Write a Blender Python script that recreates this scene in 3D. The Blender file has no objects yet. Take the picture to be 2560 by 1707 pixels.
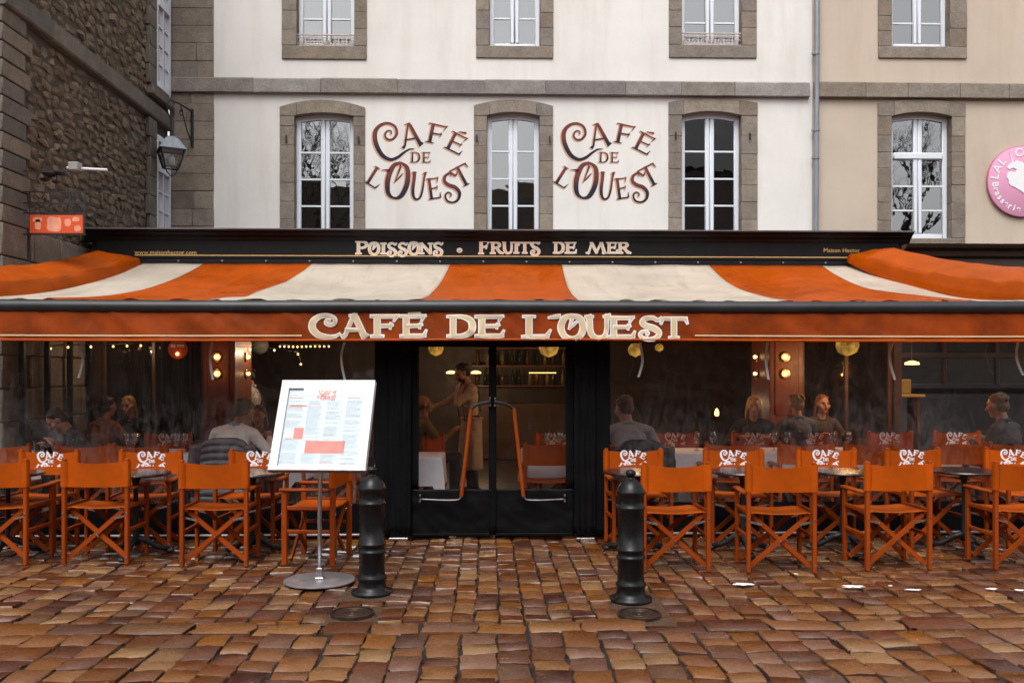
import bpy, bmesh, math, random
from mathutils import Vector, Matrix, noise as mnoise
R = math.radians
sc = bpy.context.scene
col = sc.collection
random.seed(7)

# ------------------------------------------------------------------ camera, sky, sun, exposure
FPX, HORIZON, CAM_H, YAW = 2250.0, 930.0, 1.62, R(1.5)
cam_data = bpy.data.cameras.new('camera')
cam = bpy.data.objects.new('camera', cam_data); col.objects.link(cam)
cam.location = (0, 0, CAM_H)
cam.rotation_euler = (R(90), 0, -YAW)
cam_data.sensor_width = 36.0
cam_data.lens = 36.0 * FPX / 2560.0
cam_data.shift_y = (HORIZON - 853.5) / 2560.0
cam_data.clip_end = 800.0
sc.camera = cam

SUN_EL, SUN_ROT = R(58), math.pi + 0.3
world = bpy.data.worlds.new("World"); sc.world = world; world.use_nodes = True
wt = world.node_tree; wt.nodes.clear()
sky = wt.nodes.new('ShaderNodeTexSky'); sky.sky_type = 'NISHITA'; sky.sun_disc = False
sky.sun_elevation = SUN_EL; sky.sun_rotation = SUN_ROT; sky.dust_density = 4.0; sky.air_density = 1.0
hsv = wt.nodes.new('ShaderNodeHueSaturation'); hsv.inputs['Saturation'].default_value = 0.18
bg = wt.nodes.new('ShaderNodeBackground'); bg.inputs['Strength'].default_value = 0.15
wo = wt.nodes.new('ShaderNodeOutputWorld')
wt.links.new(sky.outputs[0], hsv.inputs['Color']); wt.links.new(hsv.outputs[0], bg.inputs['Color'])
wt.links.new(bg.outputs[0], wo.inputs['Surface'])
sun_d = bpy.data.lights.new('sun', 'SUN'); sun_d.energy = 0.7; sun_d.angle = R(35); sun_d.color = (1.0, 0.96, 0.9)
sun = bpy.data.objects.new('sun', sun_d); col.objects.link(sun)
sd = Vector((math.sin(SUN_ROT) * math.cos(SUN_EL), math.cos(SUN_ROT) * math.cos(SUN_EL), math.sin(SUN_EL)))
sun.rotation_euler = sd.to_track_quat('Z', 'Y').to_euler(); sun.location = (0, -5, 30)
sc.view_settings.view_transform = 'Standard'; sc.view_settings.look = 'None'
sc.view_settings.gamma = 1.0; sc.view_settings.use_curve_mapping = False
sc.view_settings.exposure = 0.80
sc.render.engine = 'CYCLES'
sc.cycles.use_denoising = True
sc.cycles.max_bounces = 10; sc.cycles.transparent_max_bounces = 24
sc.cycles.caustics_reflective = False; sc.cycles.caustics_refractive = False
sc.cycles.sample_clamp_indirect = 6.0

# ------------------------------------------------------------------ pixel measurements -> places in the world
CY, SY = math.cos(YAW), math.sin(YAW)
def P(px, py, Y):                       # photograph pixel (2560 wide) on the plane at depth Y
    u = (px - 1280.0) / FPX
    t = Y / (CY - u * SY)
    return Vector((t * (SY + u * CY), Y, CAM_H + t * (HORIZON - py) / FPX))
K = 2560.0 / 2352.0
def Q(px, py, Y): return P(px * K, py * K, Y)
def G(px, py):                          # photograph pixel on the ground
    t = FPX * CAM_H / (py - HORIZON); u = (px - 1280.0) / FPX
    return Vector((t * (SY + u * CY), t * (CY - u * SY), 0))

# ------------------------------------------------------------------ mesh helpers
OFF = {}
def off_of(o): return OFF.get(o.name, Vector((0, 0, 0))) if o else Vector((0, 0, 0))
def tag(o, label=None, cat=None, group=None, kind=None):
    if label: o['label'] = label
    if cat: o['category'] = cat
    if group: o['group'] = group
    if kind: o['kind'] = kind
    return o
def thing(name, loc, label, cat, group=None, rz=0.0, kind=None):
    o = bpy.data.objects.new(name, None); col.objects.link(o)
    o.empty_display_size = 0.1
    o.location = loc; o.rotation_euler = (0, 0, rz)
    OFF[o.name] = Vector(loc)
    return tag(o, label, cat, group, kind)
def children(o): return [c for c in col.objects if c.parent == o]
def copy_tree(o, loc=None, rz=None, label=None, group=None):
    def rec(src, par):
        c = src.copy(); col.objects.link(c)
        if par: c.parent = par
        for ch in KIDS.get(src.name, []): 
            d = rec(ch, c); KIDS.setdefault(c.name, []).append(d)
        return c
    c = rec(o, None)
    if loc is not None: c.location = loc
    if rz is not None: c.rotation_euler = (0, 0, rz)
    if label: c['label'] = label
    if group: c['group'] = group
    return c
KIDS = {}
def link(name, me, parent=None, loc=None):
    o = bpy.data.objects.new(name, me); col.objects.link(o)
    if parent:
        o.parent = parent; KIDS.setdefault(parent.name, []).append(o)
        OFF[o.name] = off_of(parent) + (Vector(loc) if loc is not None else Vector((0, 0, 0)))
    if loc is not None:
        o.location = loc
        if not parent: OFF[o.name] = Vector(loc)
    return o

class MB:
    def __init__(s): s.v = []; s.f = []; s.a = []
    def add(s, vs, fs):
        n = len(s.v); s.v += [Vector(p) for p in vs]; s.f += [tuple(i + n for i in f) for f in fs]; return s
    def box(s, x0, x1, y0, y1, z0, z1):
        vs = [(x, y, z) for z in (z0, z1) for y in (y0, y1) for x in (x0, x1)]
        return s.add(vs, [(0, 2, 3, 1), (4, 5, 7, 6), (0, 1, 5, 4), (2, 6, 7, 3), (0, 4, 6, 2), (1, 3, 7, 5)])
    def rbox(s, x0, x1, y0, y1, z0, z1, b=0.01):      # box with bevelled edges
        bm = bmesh.new(); bmesh.ops.create_cube(bm, size=1)
        for v in bm.verts: v.co = Vector(((x0 + x1) / 2 + v.co.x * (x1 - x0), (y0 + y1) / 2 + v.co.y * (y1 - y0), (z0 + z1) / 2 + v.co.z * (z1 - z0)))
        b = min(b, 0.45 * min(x1 - x0, y1 - y0, z1 - z0))
        bmesh.ops.bevel(bm, geom=bm.edges[:], offset=b, segments=1, affect='EDGES')
        bm.verts.index_update()
        s.add([v.co.copy() for v in bm.verts], [[v.index for v in f.verts] for f in bm.faces]); bm.free(); return s
    def bar(s, p0, p1, w, t, up=(0, 0, 1)):            # rectangular bar: w along side, t along up
        p0, p1, up = Vector(p0), Vector(p1), Vector(up)
        d = (p1 - p0).normalized(); sd_ = d.cross(up)
        if sd_.length < 1e-5: sd_ = d.cross(Vector((1, 0, 0)))
        sd_.normalize(); u = sd_.cross(d).normalized()
        vs = []
        for p in (p0, p1):
            for a, b in ((-1, -1), (1, -1), (1, 1), (-1, 1)): vs.append(p + sd_ * (a * w / 2) + u * (b * t / 2))
        return s.add(vs, [(3, 2, 1, 0), (4, 5, 6, 7), (0, 1, 5, 4), (1, 2, 6, 5), (2, 3, 7, 6), (3, 0, 4, 7)])
    def tube(s, pts, r, n=8, cap=True):
        pts = [Vector(p) for p in pts]; rs = r if isinstance(r, (list, tuple)) else [r] * len(pts)
        ref = None; vs = []; fs = []
        for i, p in enumerate(pts):
            d = (pts[min(i + 1, len(pts) - 1)] - pts[max(i - 1, 0)]).normalized()
            if ref is None:
                ref = d.cross(Vector((0, 0, 1)))
                if ref.length < 1e-3: ref = d.cross(Vector((0, 1, 0)))
            ref = (ref - d * ref.dot(d)).normalized(); b = d.cross(ref)
            for k in range(n):
                a = 2 * math.pi * k / n; vs.append(p + (ref * math.cos(a) + b * math.sin(a)) * rs[i])
        for i in range(len(pts) - 1):
            for k in range(n):
                k2 = (k + 1) % n; fs.append((i * n + k, i * n + k2, (i + 1) * n + k2, (i + 1) * n + k))
        if cap:
            fs.append(tuple(range(n - 1, -1, -1))); m = (len(pts) - 1) * n; fs.append(tuple(range(m, m + n)))
        return s.add(vs, fs)
    def lathe(s, prof, c=(0, 0, 0), n=20, mat=None):
        c = Vector(c); vs = []; fs = []
        for r, z in prof:
            for k in range(n):
                a = 2 * math.pi * k / n; p = Vector((r * math.cos(a), r * math.sin(a), z))
                if mat is not None: p = mat @ p
                vs.append(c + p)
        for i in range(len(prof) - 1):
            for k in range(n):
                k2 = (k + 1) % n; fs.append((i * n + k, i * n + k2, (i + 1) * n + k2, (i + 1) * n + k))
        if prof[0][0] > 1e-4: fs.append(tuple(range(n - 1, -1, -1)))
        if prof[-1][0] > 1e-4: m = (len(prof) - 1) * n; fs.append(tuple(range(m, m + n)))
        return s.add(vs, fs)
    def sphere(s, c, r, n=12, m=8):
        rx, ry, rz = r if isinstance(r, (tuple, list)) else (r, r, r)
        prof = [(max(1e-5, math.sin(math.pi * i / m)), -math.cos(math.pi * i / m)) for i in range(m + 1)]
        return s.lathe(prof, c, n, Matrix.Diagonal((rx, ry, rz)))
    def grid(s, fn, nu, nv):
        vs = [fn(i / nu, j / nv) for j in range(nv + 1) for i in range(nu + 1)]; w = nu + 1
        return s.add(vs, [(j * w + i, j * w + i + 1, (j + 1) * w + i + 1, (j + 1) * w + i) for j in range(nv) for i in range(nu)])
    def prism(s, poly, axis, a, b):                     # 2D polygon extruded along an axis ('x','y','z')
        def mk(p, t): return {'x': (t, p[0], p[1]), 'y': (p[0], t, p[1]), 'z': (p[0], p[1], t)}[axis]
        n = len(poly); vs = [mk(p, a) for p in poly] + [mk(p, b) for p in poly]
        fs = [tuple(range(n)), tuple(range(2 * n - 1, n - 1, -1))] + [(i, n + i, n + (i + 1) % n, (i + 1) % n) for i in range(n)]
        return s.add(vs, fs)
    def mesh(s, name, mat, off=Vector((0, 0, 0)), smooth=False, fix=True, weld=False):
        me = bpy.data.meshes.new(name)
        me.from_pydata([v - off for v in s.v], [], s.f)
        if fix:
            bm = bmesh.new(); bm.from_mesh(me)
            if weld: bmesh.ops.remove_doubles(bm, verts=bm.verts, dist=1e-4)
            bmesh.ops.recalc_face_normals(bm, faces=bm.faces); bm.to_mesh(me); bm.free()
        for m in (mat if isinstance(mat, (list, tuple)) else [mat]): me.materials.append(m)
        if smooth:
            me.polygons.foreach_set('use_smooth', [True] * len(me.polygons))
            if smooth == 'auto':
                bm = bmesh.new(); bm.from_mesh(me)
                for e in bm.edges:
                    if len(e.link_faces) == 2 and e.calc_face_angle(0) > R(40): e.smooth = False
                bm.to_mesh(me); bm.free()
        me.update(); return me
    def build(s, name, mat, parent=None, smooth=False, fix=True, loc=None, weld=False):
        if parent is None and loc is None:                # a thing that is one mesh: origin at its base
            xs = [v.x for v in s.v]; ys = [v.y for v in s.v]; zs = [v.z for v in s.v]
            loc = Vector(((min(xs) + max(xs)) / 2, (min(ys) + max(ys)) / 2, min(zs)))
            return link(name, s.mesh(name, mat, loc, smooth, fix, weld), None, loc)
        return link(name, s.mesh(name, mat, off_of(parent), smooth, fix, weld), parent)

# ------------------------------------------------------------------ materials
MATS = {}
class NT:
    def __init__(s, name):
        s.m = bpy.data.materials.new(name); s.m.use_nodes = True; s.t = s.m.node_tree; s.t.nodes.clear()
        s.out = s.t.nodes.new('ShaderNodeOutputMaterial'); s._tc = None
    def n(s, typ, **kw):
        nd = s.t.nodes.new(typ)
        for k, v in kw.items():
            if k in nd.inputs: nd.inputs[k].default_value = v
            else: setattr(nd, k, v)
        return nd
    def l(s, a, b): s.t.links.new(a, b)
    def tc(s, which='Object'):
        if s._tc is None: s._tc = s.n('ShaderNodeTexCoord')
        return s._tc.outputs[which]
    def noise(s, scale, detail=4, rough=0.55, stretch=None, dist=0.0, which='Object'):
        nd = s.n('ShaderNodeTexNoise'); nd.inputs['Scale'].default_value = scale; nd.inputs['Detail'].default_value = detail
        nd.inputs['Roughness'].default_value = rough; nd.inputs['Distortion'].default_value = dist
        if stretch:
            mp = s.n('ShaderNodeMapping'); mp.inputs['Scale'].default_value = stretch
            s.l(s.tc(which), mp.inputs['Vector']); s.l(mp.outputs[0], nd.inputs['Vector'])
        else: s.l(s.tc(which), nd.inputs['Vector'])
        return nd.outputs['Fac']
    def remap(s, sock, a, b, c, d):
        nd = s.n('ShaderNodeMapRange'); nd.inputs[1].default_value = a; nd.inputs[2].default_value = b
        nd.inputs[3].default_value = c; nd.inputs[4].default_value = d; s.l(sock, nd.inputs[0]); return nd.outputs[0]
    def math(s, op, a, b=None):
        nd = s.n('ShaderNodeMath', operation=op)
        for i, x in enumerate((a, b)):
            if x is None: continue
            if isinstance(x, (int, float)): nd.inputs[i].default_value = x
            else: s.l(x, nd.inputs[i])
        return nd.outputs[0]
    def mix(s, fac, a, b, blend='MIX'):
        nd = s.n('ShaderNodeMix', data_type='RGBA', blend_type=blend)
        for sock, x in ((nd.inputs[0], fac), (nd.inputs[6], a), (nd.inputs[7], b)):
            if isinstance(x, (int, float)): sock.default_value = x
            elif isinstance(x, tuple): sock.default_value = (*x[:3], 1)
            else: s.l(x, sock)
        return nd.outputs[2]
    def scale_col(s, c, f):
        nd = s.n('ShaderNodeVectorMath', operation='SCALE')
        if isinstance(c, tuple): nd.inputs[0].default_value = c[:3]
        else: s.l(c, nd.inputs[0])
        s.l(f, nd.inputs['Scale']); return nd.outputs[0]
    def ramp(s, fac, stops, const=False):
        nd = s.n('ShaderNodeValToRGB'); cr = nd.color_ramp
        cr.interpolation = 'CONSTANT' if const else 'LINEAR'
        while len(cr.elements) < len(stops): cr.elements.new(0.5)
        for e, (p, c) in zip(cr.elements, stops): e.position = p; e.color = (*c, 1)
        s.l(fac, nd.inputs[0]); return nd.outputs[0]
    def rand(s): 
        oi = s.n('ShaderNodeObjectInfo'); return oi.outputs['Random']
    def island(s):
        g = s.n('ShaderNodeNewGeometry'); return g.outputs['Random Per Island']
    def rnd2(s): return s.math('FRACT', s.math('ADD', s.rand(), s.math('MULTIPLY', s.island(), 7.31)))
    def bump(s, h, strength, dist=0.01, nrm=None):
        b = s.n('ShaderNodeBump'); b.inputs['Strength'].default_value = strength; b.inputs['Distance'].default_value = dist
        s.l(h, b.inputs['Height'])
        if nrm is not None: s.l(nrm, b.inputs['Normal'])
        return b.outputs[0]
    def bsdf(s, colr, rough=0.5, metal=0.0, spec=0.5, nrm=None, coat=0.0, coat_r=0.1):
        b = s.n('ShaderNodeBsdfPrincipled')
        for k, x in (('Base Color', colr), ('Roughness', rough), ('Metallic', metal), ('Specular IOR Level', spec), ('Coat Weight', coat), ('Coat Roughness', coat_r)):
            if isinstance(x, (int, float)): b.inputs[k].default_value = x
            elif isinstance(x, tuple): b.inputs[k].default_value = (*x[:3], 1)
            else: s.l(x, b.inputs[k])
        if nrm is not None: s.l(nrm, b.inputs['Normal'])
        return b.outputs[0]
    def done(s, shader): s.l(shader, s.out.inputs['Surface']); MATS[s.m.name] = s.m; return s.m

def simple(name, c, rough=0.5, metal=0.0, spec=0.5, nscale=8, namt=0.12, bscale=None, bamt=0.2, objvar=0.0, coat=0.0, bdist=0.005, stretch=None):
    s = NT(name); f = s.remap(s.noise(nscale, 5, stretch=stretch), 0.25, 0.75, 1 - namt, 1 + namt)
    if objvar: f = s.math('MULTIPLY', f, s.remap(s.rnd2(), 0, 1, 1 - objvar, 1 + objvar))
    cc = s.scale_col(c, f)
    nrm = s.bump(s.noise(bscale, 4, stretch=stretch), bamt, bdist) if bscale else None
    rg = s.remap(s.noise(nscale * 2.3, 3), 0.3, 0.7, max(0.02, rough - 0.08), min(1, rough + 0.08))
    return s.done(s.bsdf(cc, rg, metal, spec, nrm, coat))
def emit(name, c, strength):
    s = NT(name); e = s.n('ShaderNodeEmission'); e.inputs[0].default_value = (*c, 1); e.inputs[1].default_value = strength
    return s.done(e.outputs[0])

def plaster(name, c, stain):
    s = NT(name)
    big = s.remap(s.noise(0.7, 6, 0.65), 0.3, 0.7, 0.90, 1.06)
    c1 = s.scale_col(c, big)
    streak = s.remap(s.noise(1.0, 5, 0.65, stretch=(3.0, 3.0, 0.35)), 0.50, 0.76, 0.0, 0.45)
    c2 = s.mix(streak, c1, stain)
    dots = s.remap(s.noise(9.0, 2, 0.5), 0.73, 0.78, 0.0, 0.25)
    c2 = s.mix(dots, c2, stain)
    nrm = s.bump(s.noise(60, 3), 0.18, 0.004)
    nrm = s.bump(s.noise(2.2, 3), 0.25, 0.02, nrm)
    return s.done(s.bsdf(c2, 0.85, 0, 0.2, nrm))
M_white = plaster('white_render', (0.725, 0.705, 0.67), (0.54, 0.48, 0.42))
M_beige = plaster('beige_render', (0.53, 0.445, 0.36), (0.44, 0.31, 0.23))

def stone(name, cols, mott=0.22, rough=0.75, bs=22, bd=0.012):
    s = NT(name); base = s.ramp(s.rnd2(), [(i / max(1, len(cols) - 1), c) for i, c in enumerate(cols)])
    f = s.remap(s.noise(5.0, 6, 0.65), 0.3, 0.7, 1 - mott, 1 + mott)
    f2 = s.remap(s.noise(40.0, 3, 0.6), 0.3, 0.7, 0.85, 1.15)
    c = s.scale_col(s.scale_col(base, f), f2)
    pits = s.remap(s.noise(17.0, 3, 0.6), 0.66, 0.75, 0.0, 0.55)
    c = s.mix(pits, c, (0.06, 0.05, 0.04))
    lich = s.remap(s.noise(3.1, 5, 0.7), 0.6, 0.75, 0.0, 0.4)
    c = s.mix(lich, c, (0.34, 0.30, 0.25))
    nrm = s.bump(s.noise(bs, 6, 0.65), 0.6, bd)
    return s.done(s.bsdf(c, rough, 0, 0.3, nrm))
M_granite = stone('granite', [(0.17, 0.135, 0.108), (0.22, 0.185, 0.15), (0.185, 0.16, 0.138), (0.25, 0.21, 0.165), (0.18, 0.142, 0.105)])
M_granite_grey = stone('grey_granite', [(0.17, 0.155, 0.145), (0.22, 0.20, 0.185), (0.20, 0.175, 0.15), (0.25, 0.235, 0.22), (0.16, 0.145, 0.135)])
M_dark_stone = stone('dark_ashlar', [(0.10, 0.09, 0.08), (0.15, 0.128, 0.10), (0.115, 0.105, 0.095), (0.18, 0.145, 0.11)])
M_rubble = stone('rubble', [(0.07, 0.050, 0.033), (0.15, 0.108, 0.07), (0.11, 0.08, 0.053), (0.21, 0.16, 0.11), (0.09, 0.067, 0.047)], mott=0.35)
M_mortar = simple('mortar', (0.06, 0.048, 0.036), 0.9, nscale=30, namt=0.3, bscale=60, bamt=0.5)
M_concrete = simple('sandy_mortar', (0.08, 0.05, 0.032), 0.3, nscale=14, namt=0.3, bscale=50, bamt=0.4)
M_roof_slate = simple('slate', (0.03, 0.032, 0.036), 0.5)

# wet cobbles
s = NT('wet_cobble')
rv = s.rnd2()
base = s.ramp(rv, [(0.0, (0.060, 0.026, 0.019)), (0.13, (0.19, 0.082, 0.036)), (0.26, (0.31, 0.17, 0.082)), (0.38, (0.15, 0.060, 0.036)), (0.50, (0.37, 0.235, 0.125)),
                   (0.62, (0.075, 0.036, 0.032)), (0.74, (0.27, 0.125, 0.045)), (0.86, (0.25, 0.145, 0.10)), (1.0, (0.13, 0.062, 0.042))])
f = s.remap(s.noise(9, 6, 0.65, stretch=(1, 2.6, 1), which='Object'), 0.25, 0.75, 0.52, 1.42)
c = s.scale_col(s.scale_col(base, f), s.remap(s.rnd2(), 0, 1, 0.68, 0.68))
pat = s.remap(s.noise(14, 5, 0.7), 0.55, 0.7, 0.0, 0.45)
c = s.mix(pat, c, (0.10, 0.055, 0.035))
lgt = s.remap(s.noise(21, 4, 0.7), 0.6, 0.75, 0.0, 0.35)
c = s.mix(lgt, c, (0.42, 0.28, 0.17))
n1 = s.bump(s.noise(10, 6, 0.68, stretch=(1, 1.8, 1)), 0.34, 0.016)
n1 = s.bump(s.noise(38, 5, 0.7), 0.32, 0.005, n1)
hs = s.n('ShaderNodeHueSaturation'); hs.inputs['Saturation'].default_value = 1.15; hs.inputs['Hue'].default_value = .494; s.l(c, hs.inputs['Color']); c = hs.outputs[0]
rg = s.remap(s.noise(2.6, 5, 0.65), 0.36, 0.66, 0.08, 0.34)
M_cobble = s.done(s.bsdf(c, rg, 0, 0.5, n1))
s = NT('joint_earth')
c = s.scale_col((0.010, 0.0075, 0.006), s.remap(s.noise(30, 4), 0.3, 0.7, 0.6, 1.6))
c = s.mix(s.remap(s.noise(2.1, 4), 0.56, 0.7, 0, 0.7), c, (0.022, 0.032, 0.010))
M_joint = s.done(s.bsdf(c, s.remap(s.noise(5, 3), 0.4, 0.6, 0.15, 0.7), 0, 0.5, s.bump(s.noise(60, 4), 0.6, 0.01)))

# painted, metal, fabric
M_pvc_white = simple('white_window_paint', (0.70, 0.74, 0.80), 0.35, nscale=3, namt=0.05)
M_pvc_pink = simple('pinkish_window_paint', (0.72, 0.64, 0.62), 0.4, nscale=3, namt=0.06)
M_black_paint = simple('black_paint', (0.007, 0.0062, 0.0075), 0.5, spec=0.22, nscale=5, namt=0.3, bscale=20, bamt=0.06)
M_plum_lead = simple('lead_flashing', (0.13, 0.10, 0.11), 0.5, nscale=3, namt=0.2)
M_bollard = simple('bollard_iron', (0.0055, 0.0055, 0.0058), 0.32, nscale=9, namt=0.5, bscale=18, bamt=0.3, spec=0.28, bdist=0.006)
M_iron = simple('wrought_iron', (0.012, 0.012, 0.014), 0.5, nscale=20, bscale=60)
M_rusty_white = simple('peeling_white_iron', (0.55, 0.46, 0.42), 0.6, nscale=30, namt=0.4)
M_steel = simple('brushed_steel', (0.55, 0.57, 0.6), 0.28, metal=1.0, nscale=15, namt=0.15)
M_steel_dull = simple('dull_steel', (0.30, 0.27, 0.28), 0.42, metal=0.6, nscale=12, namt=0.3)
M_zinc = simple('zinc', (0.23, 0.255, 0.29), 0.45, metal=0.3, nscale=4, namt=0.25, stretch=(4, 4, 0.6))
M_cover = simple('rusty_cover', (0.05, 0.03, 0.02), 0.35, metal=0.5, nscale=25, namt=0.5, bscale=60, bamt=0.4)
M_gold = simple('gold_paint', (0.62, 0.40, 0.15), 0.5, nscale=20)
M_brass = simple('brass', (0.75, 0.5, 0.2), 0.28, metal=1.0)
M_wood_orange = simple('orange_painted_wood', (0.27, 0.044, 0.003), 0.5, spec=0.2, nscale=6, namt=0.2, bscale=40, bamt=0.12, objvar=0.12, stretch=(1, 1, 0.5))
def canvas(name, c, namt=0.1, trans=0.12, spec=0.3, rough=0.62, wet=None, scale=3.0, varr=False, objvar=0.0):
    s = NT(name); f = s.remap(s.noise(scale, 5, 0.6), 0.3, 0.7, 1 - namt, 1 + namt)
    if objvar: f = s.math('MULTIPLY', f, s.remap(s.rand(), 0, 1, 1 - objvar, 1 + objvar))
    cc = s.scale_col(c, f)
    if wet: cc = s.mix(s.remap(s.noise(1.3, 4, 0.6), 0.45, 0.62, 0, 1), cc, wet)
    weave = s.bump(s.noise(420, 2), 0.12, 0.001); weave = s.bump(s.noise(11, 4), 0.16, 0.01, weave)
    if varr:
        rough = s.remap(s.noise(0.9, 4, 0.6), 0.42, 0.62, rough - .16, rough + .2)
        st = s.remap(s.noise(1.0, 5, 0.7, stretch=(7, .7, 1)), 0.54, 0.74, 0.0, 0.42); cc = s.mix(st, cc, tuple(v * .5 for v in c))
    b = s.bsdf(cc, rough, 0, spec, weave); t = s.n('ShaderNodeBsdfTranslucent'); s.l(cc, t.inputs[0])
    mx = s.n('ShaderNodeMixShader'); mx.inputs[0].default_value = trans; s.l(b, mx.inputs[1]); s.l(t.outputs[0], mx.inputs[2])
    return s.done(mx.outputs[0])
M_can_orange = canvas('orange_canvas', (0.42, 0.072, 0.002), 0.25, spec=0.12, objvar=0.16)
M_awn_orange = canvas('orange_awning_canvas', (0.57, 0.102, 0.002), 0.13, 0.42, rough=0.42, spec=0.3, varr=True)
M_awn_cream = canvas('cream_awning_canvas', (0.70, 0.62, 0.52), 0.08, 0.42, rough=0.5, varr=True)
M_valance = canvas('rust_valance_canvas', (0.26, 0.041, 0.002), 0.38, 0.10, spec=0.2)
M_black_fab = canvas('black_tarpaulin', (0.005, 0.005, 0.006), 0.3, 0.0, spec=0.09, rough=0.5)
M_rail_fab = canvas('black_rail_cover', (0.016, 0.017, 0.02), 0.4, 0.0, spec=0.5, rough=0.42)
M_cloth = simple('white_tablecloth', (0.80, 0.77, 0.82), 0.8, nscale=6, namt=0.06)
M_letter_gold = simple('cream_gold_letter', (0.66, 0.52, 0.32), 0.7, nscale=3, namt=0.05, spec=0.1)
M_letter_white = simple('white_letter', (0.80, 0.80, 0.82), 0.7, namt=0.02, spec=0.1)
M_letter_orange = None
def grad_paint(name, top, bot):
    s = NT(name); a = s.n('ShaderNodeAttribute'); a.attribute_name = 'grad'
    c = s.ramp(a.outputs['Fac'], [(0.30, bot), (0.62, top)])
    return s.done(s.bsdf(s.scale_col(c, s.remap(s.noise(12, 4), 0.3, 0.7, 0.85, 1.15)), 0.7, 0, 0.2))
M_wall_letter = grad_paint('maroon_navy_paint', (0.155, 0.042, 0.036), (0.022, 0.020, 0.034))
M_letter_fade = grad_paint('cream_orange_paint', (0.80, 0.69, 0.50), (0.80, 0.50, 0.25))
M_letter_shadow = simple('tan_letter_shadow', (0.52, 0.33, 0.22), 0.7)
M_pink = simple('pink_sign', (0.70, 0.32, 0.49), 0.4, nscale=2, namt=0.04)
M_paper = simple('menu_paper', (0.52, 0.61, 0.66), 0.5, nscale=2, namt=0.02)
M_frame_white = simple('white_frame_metal', (0.58, 0.59, 0.62), 0.35, nscale=2, namt=0.03)
M_print_grey = simple('grey_print', (0.495, 0.58, 0.63), 0.6)
M_print_red = simple('red_print', (0.66, 0.21, 0.18), 0.6)
M_print_pale = simple('pale_red_print', (0.62, 0.38, 0.38), 0.6)
M_sign_orange = simple('orange_sign_paint', (0.62, 0.075, 0.012), 0.5, nscale=4, namt=0.15)
M_sign_pale = simple('pale_orange_paint', (0.72, 0.30, 0.19), 0.5, nscale=8, namt=0.2)
M_table_black = simple('wet_black_table', (0.018, 0.013, 0.012), 0.2, nscale=30, namt=0.5, bscale=180, bamt=0.35, bdist=0.002)
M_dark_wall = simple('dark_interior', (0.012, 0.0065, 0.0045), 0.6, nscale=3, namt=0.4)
M_room = simple('dark_mahogany', (0.030, 0.011, 0.005), 0.5, nscale=3, namt=0.5, stretch=(2, 2, .2))
M_dark_wood = simple('dark_wood', (0.06, 0.026, 0.012), 0.45, nscale=4, namt=0.3, stretch=(1, 1, 0.15))
M_red_wood = simple('russet_wood', (0.15, 0.027, 0.005), 0.42, nscale=4, namt=0.3, stretch=(2, 2, 0.2))
M_floor = simple('terrace_boards', (0.028, 0.018, 0.012), 0.4, nscale=4, namt=0.3)
M_brown_fascia = simple('brown_fascia_paint', (0.065, 0.035, 0.022), 0.4, nscale=5, namt=0.2)
M_curtain = simple('dark_curtain', (0.022, 0.014, 0.011), 0.8, nscale=5, namt=0.3)
M_net = simple('net_curtain', (0.46, 0.47, 0.50), 0.9, nscale=4, namt=0.08, stretch=(8, 8, 0.3))
M_bark = simple('bark', (0.035, 0.028, 0.022), 0.85, nscale=12, namt=0.4)

def glass(name, refl, tint, rough=0.02, haze=0.0, hz_scale=6.0, wav=0.0, streak=None):
    s = NT(name)
    lw = s.n('ShaderNodeFresnel'); lw.inputs['IOR'].default_value = 1.5
    tr = s.n('ShaderNodeBsdfTransparent'); tr.inputs[0].default_value = (*tint, 1)
    gl = s.n('ShaderNodeBsdfAnisotropic') if False else s.n('ShaderNodeBsdfGlossy')
    gl.inputs['Roughness'].default_value = rough; gl.inputs['Color'].default_value = (1, 1, 1, 1)
    if wav: s.l(s.bump(s.noise(1.6, 3), wav, 0.05), gl.inputs['Normal'])
    fac = s.math('MULTIPLY', lw.outputs[0], refl)
    m = s.n('ShaderNodeMixShader'); s.l(fac, m.inputs[0]); s.l(tr.outputs[0], m.inputs[1]); s.l(gl.outputs[0], m.inputs[2])
    sh = m.outputs[0]
    if haze:
        df = s.n('ShaderNodeBsdfDiffuse'); df.inputs[0].default_value = (0.5, 0.5, 0.52, 1)
        a = s.math('MULTIPLY', s.remap(s.noise(hz_scale, 6, 0.72, stretch=streak, dist=1.2), 0.42, 0.80, 0.0, haze), s.remap(s.noise(1.1, 3, 0.6), 0.35, 0.65, 0.25, 1.3))
        d = s.remap(s.noise(130, 2, 0.5), 0.68, 0.76, 0.0, haze * 1.6)
        m2 = s.n('ShaderNodeMixShader'); s.l(s.math('ADD', a, d), m2.inputs[0]); s.l(sh, m2.inputs[1]); s.l(df.outputs[0], m2.inputs[2]); sh = m2.outputs[0]
    return s.done(sh)
M_pane = glass('window_glass', 6.0, (0.75, 0.77, 0.78), 0.012, wav=0.04)
M_pvc = glass('clear_pvc', 1.2, (0.95, 0.94, 0.93), 0.09, haze=0.17, hz_scale=3.4, wav=0.5, streak=(3.0, 1.0, 1.2))  # haze puts droplets, smears and blurred grey reflections into the sheet's colour
M_door_pvc = glass('door_pvc', 0.6, (0.88, 0.87, 0.86), 0.06, haze=0.02, hz_scale=3.0, wav=0.3, streak=(4.0, 1.0, 0.6))
M_glassware = glass('glassware', 2.2, (0.93, 0.95, 0.96), 0.03)
M_lantern_glass = glass('lantern_glass', 2.0, (0.75, 0.76, 0.74), 0.05, haze=0.5, hz_scale=5)
M_bulb = emit('warm_bulb', (1.0, 0.62, 0.22), 3.5)
M_bulb_small = emit('small_warm_bulb', (1.0, 0.58, 0.16), 3.0)
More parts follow.
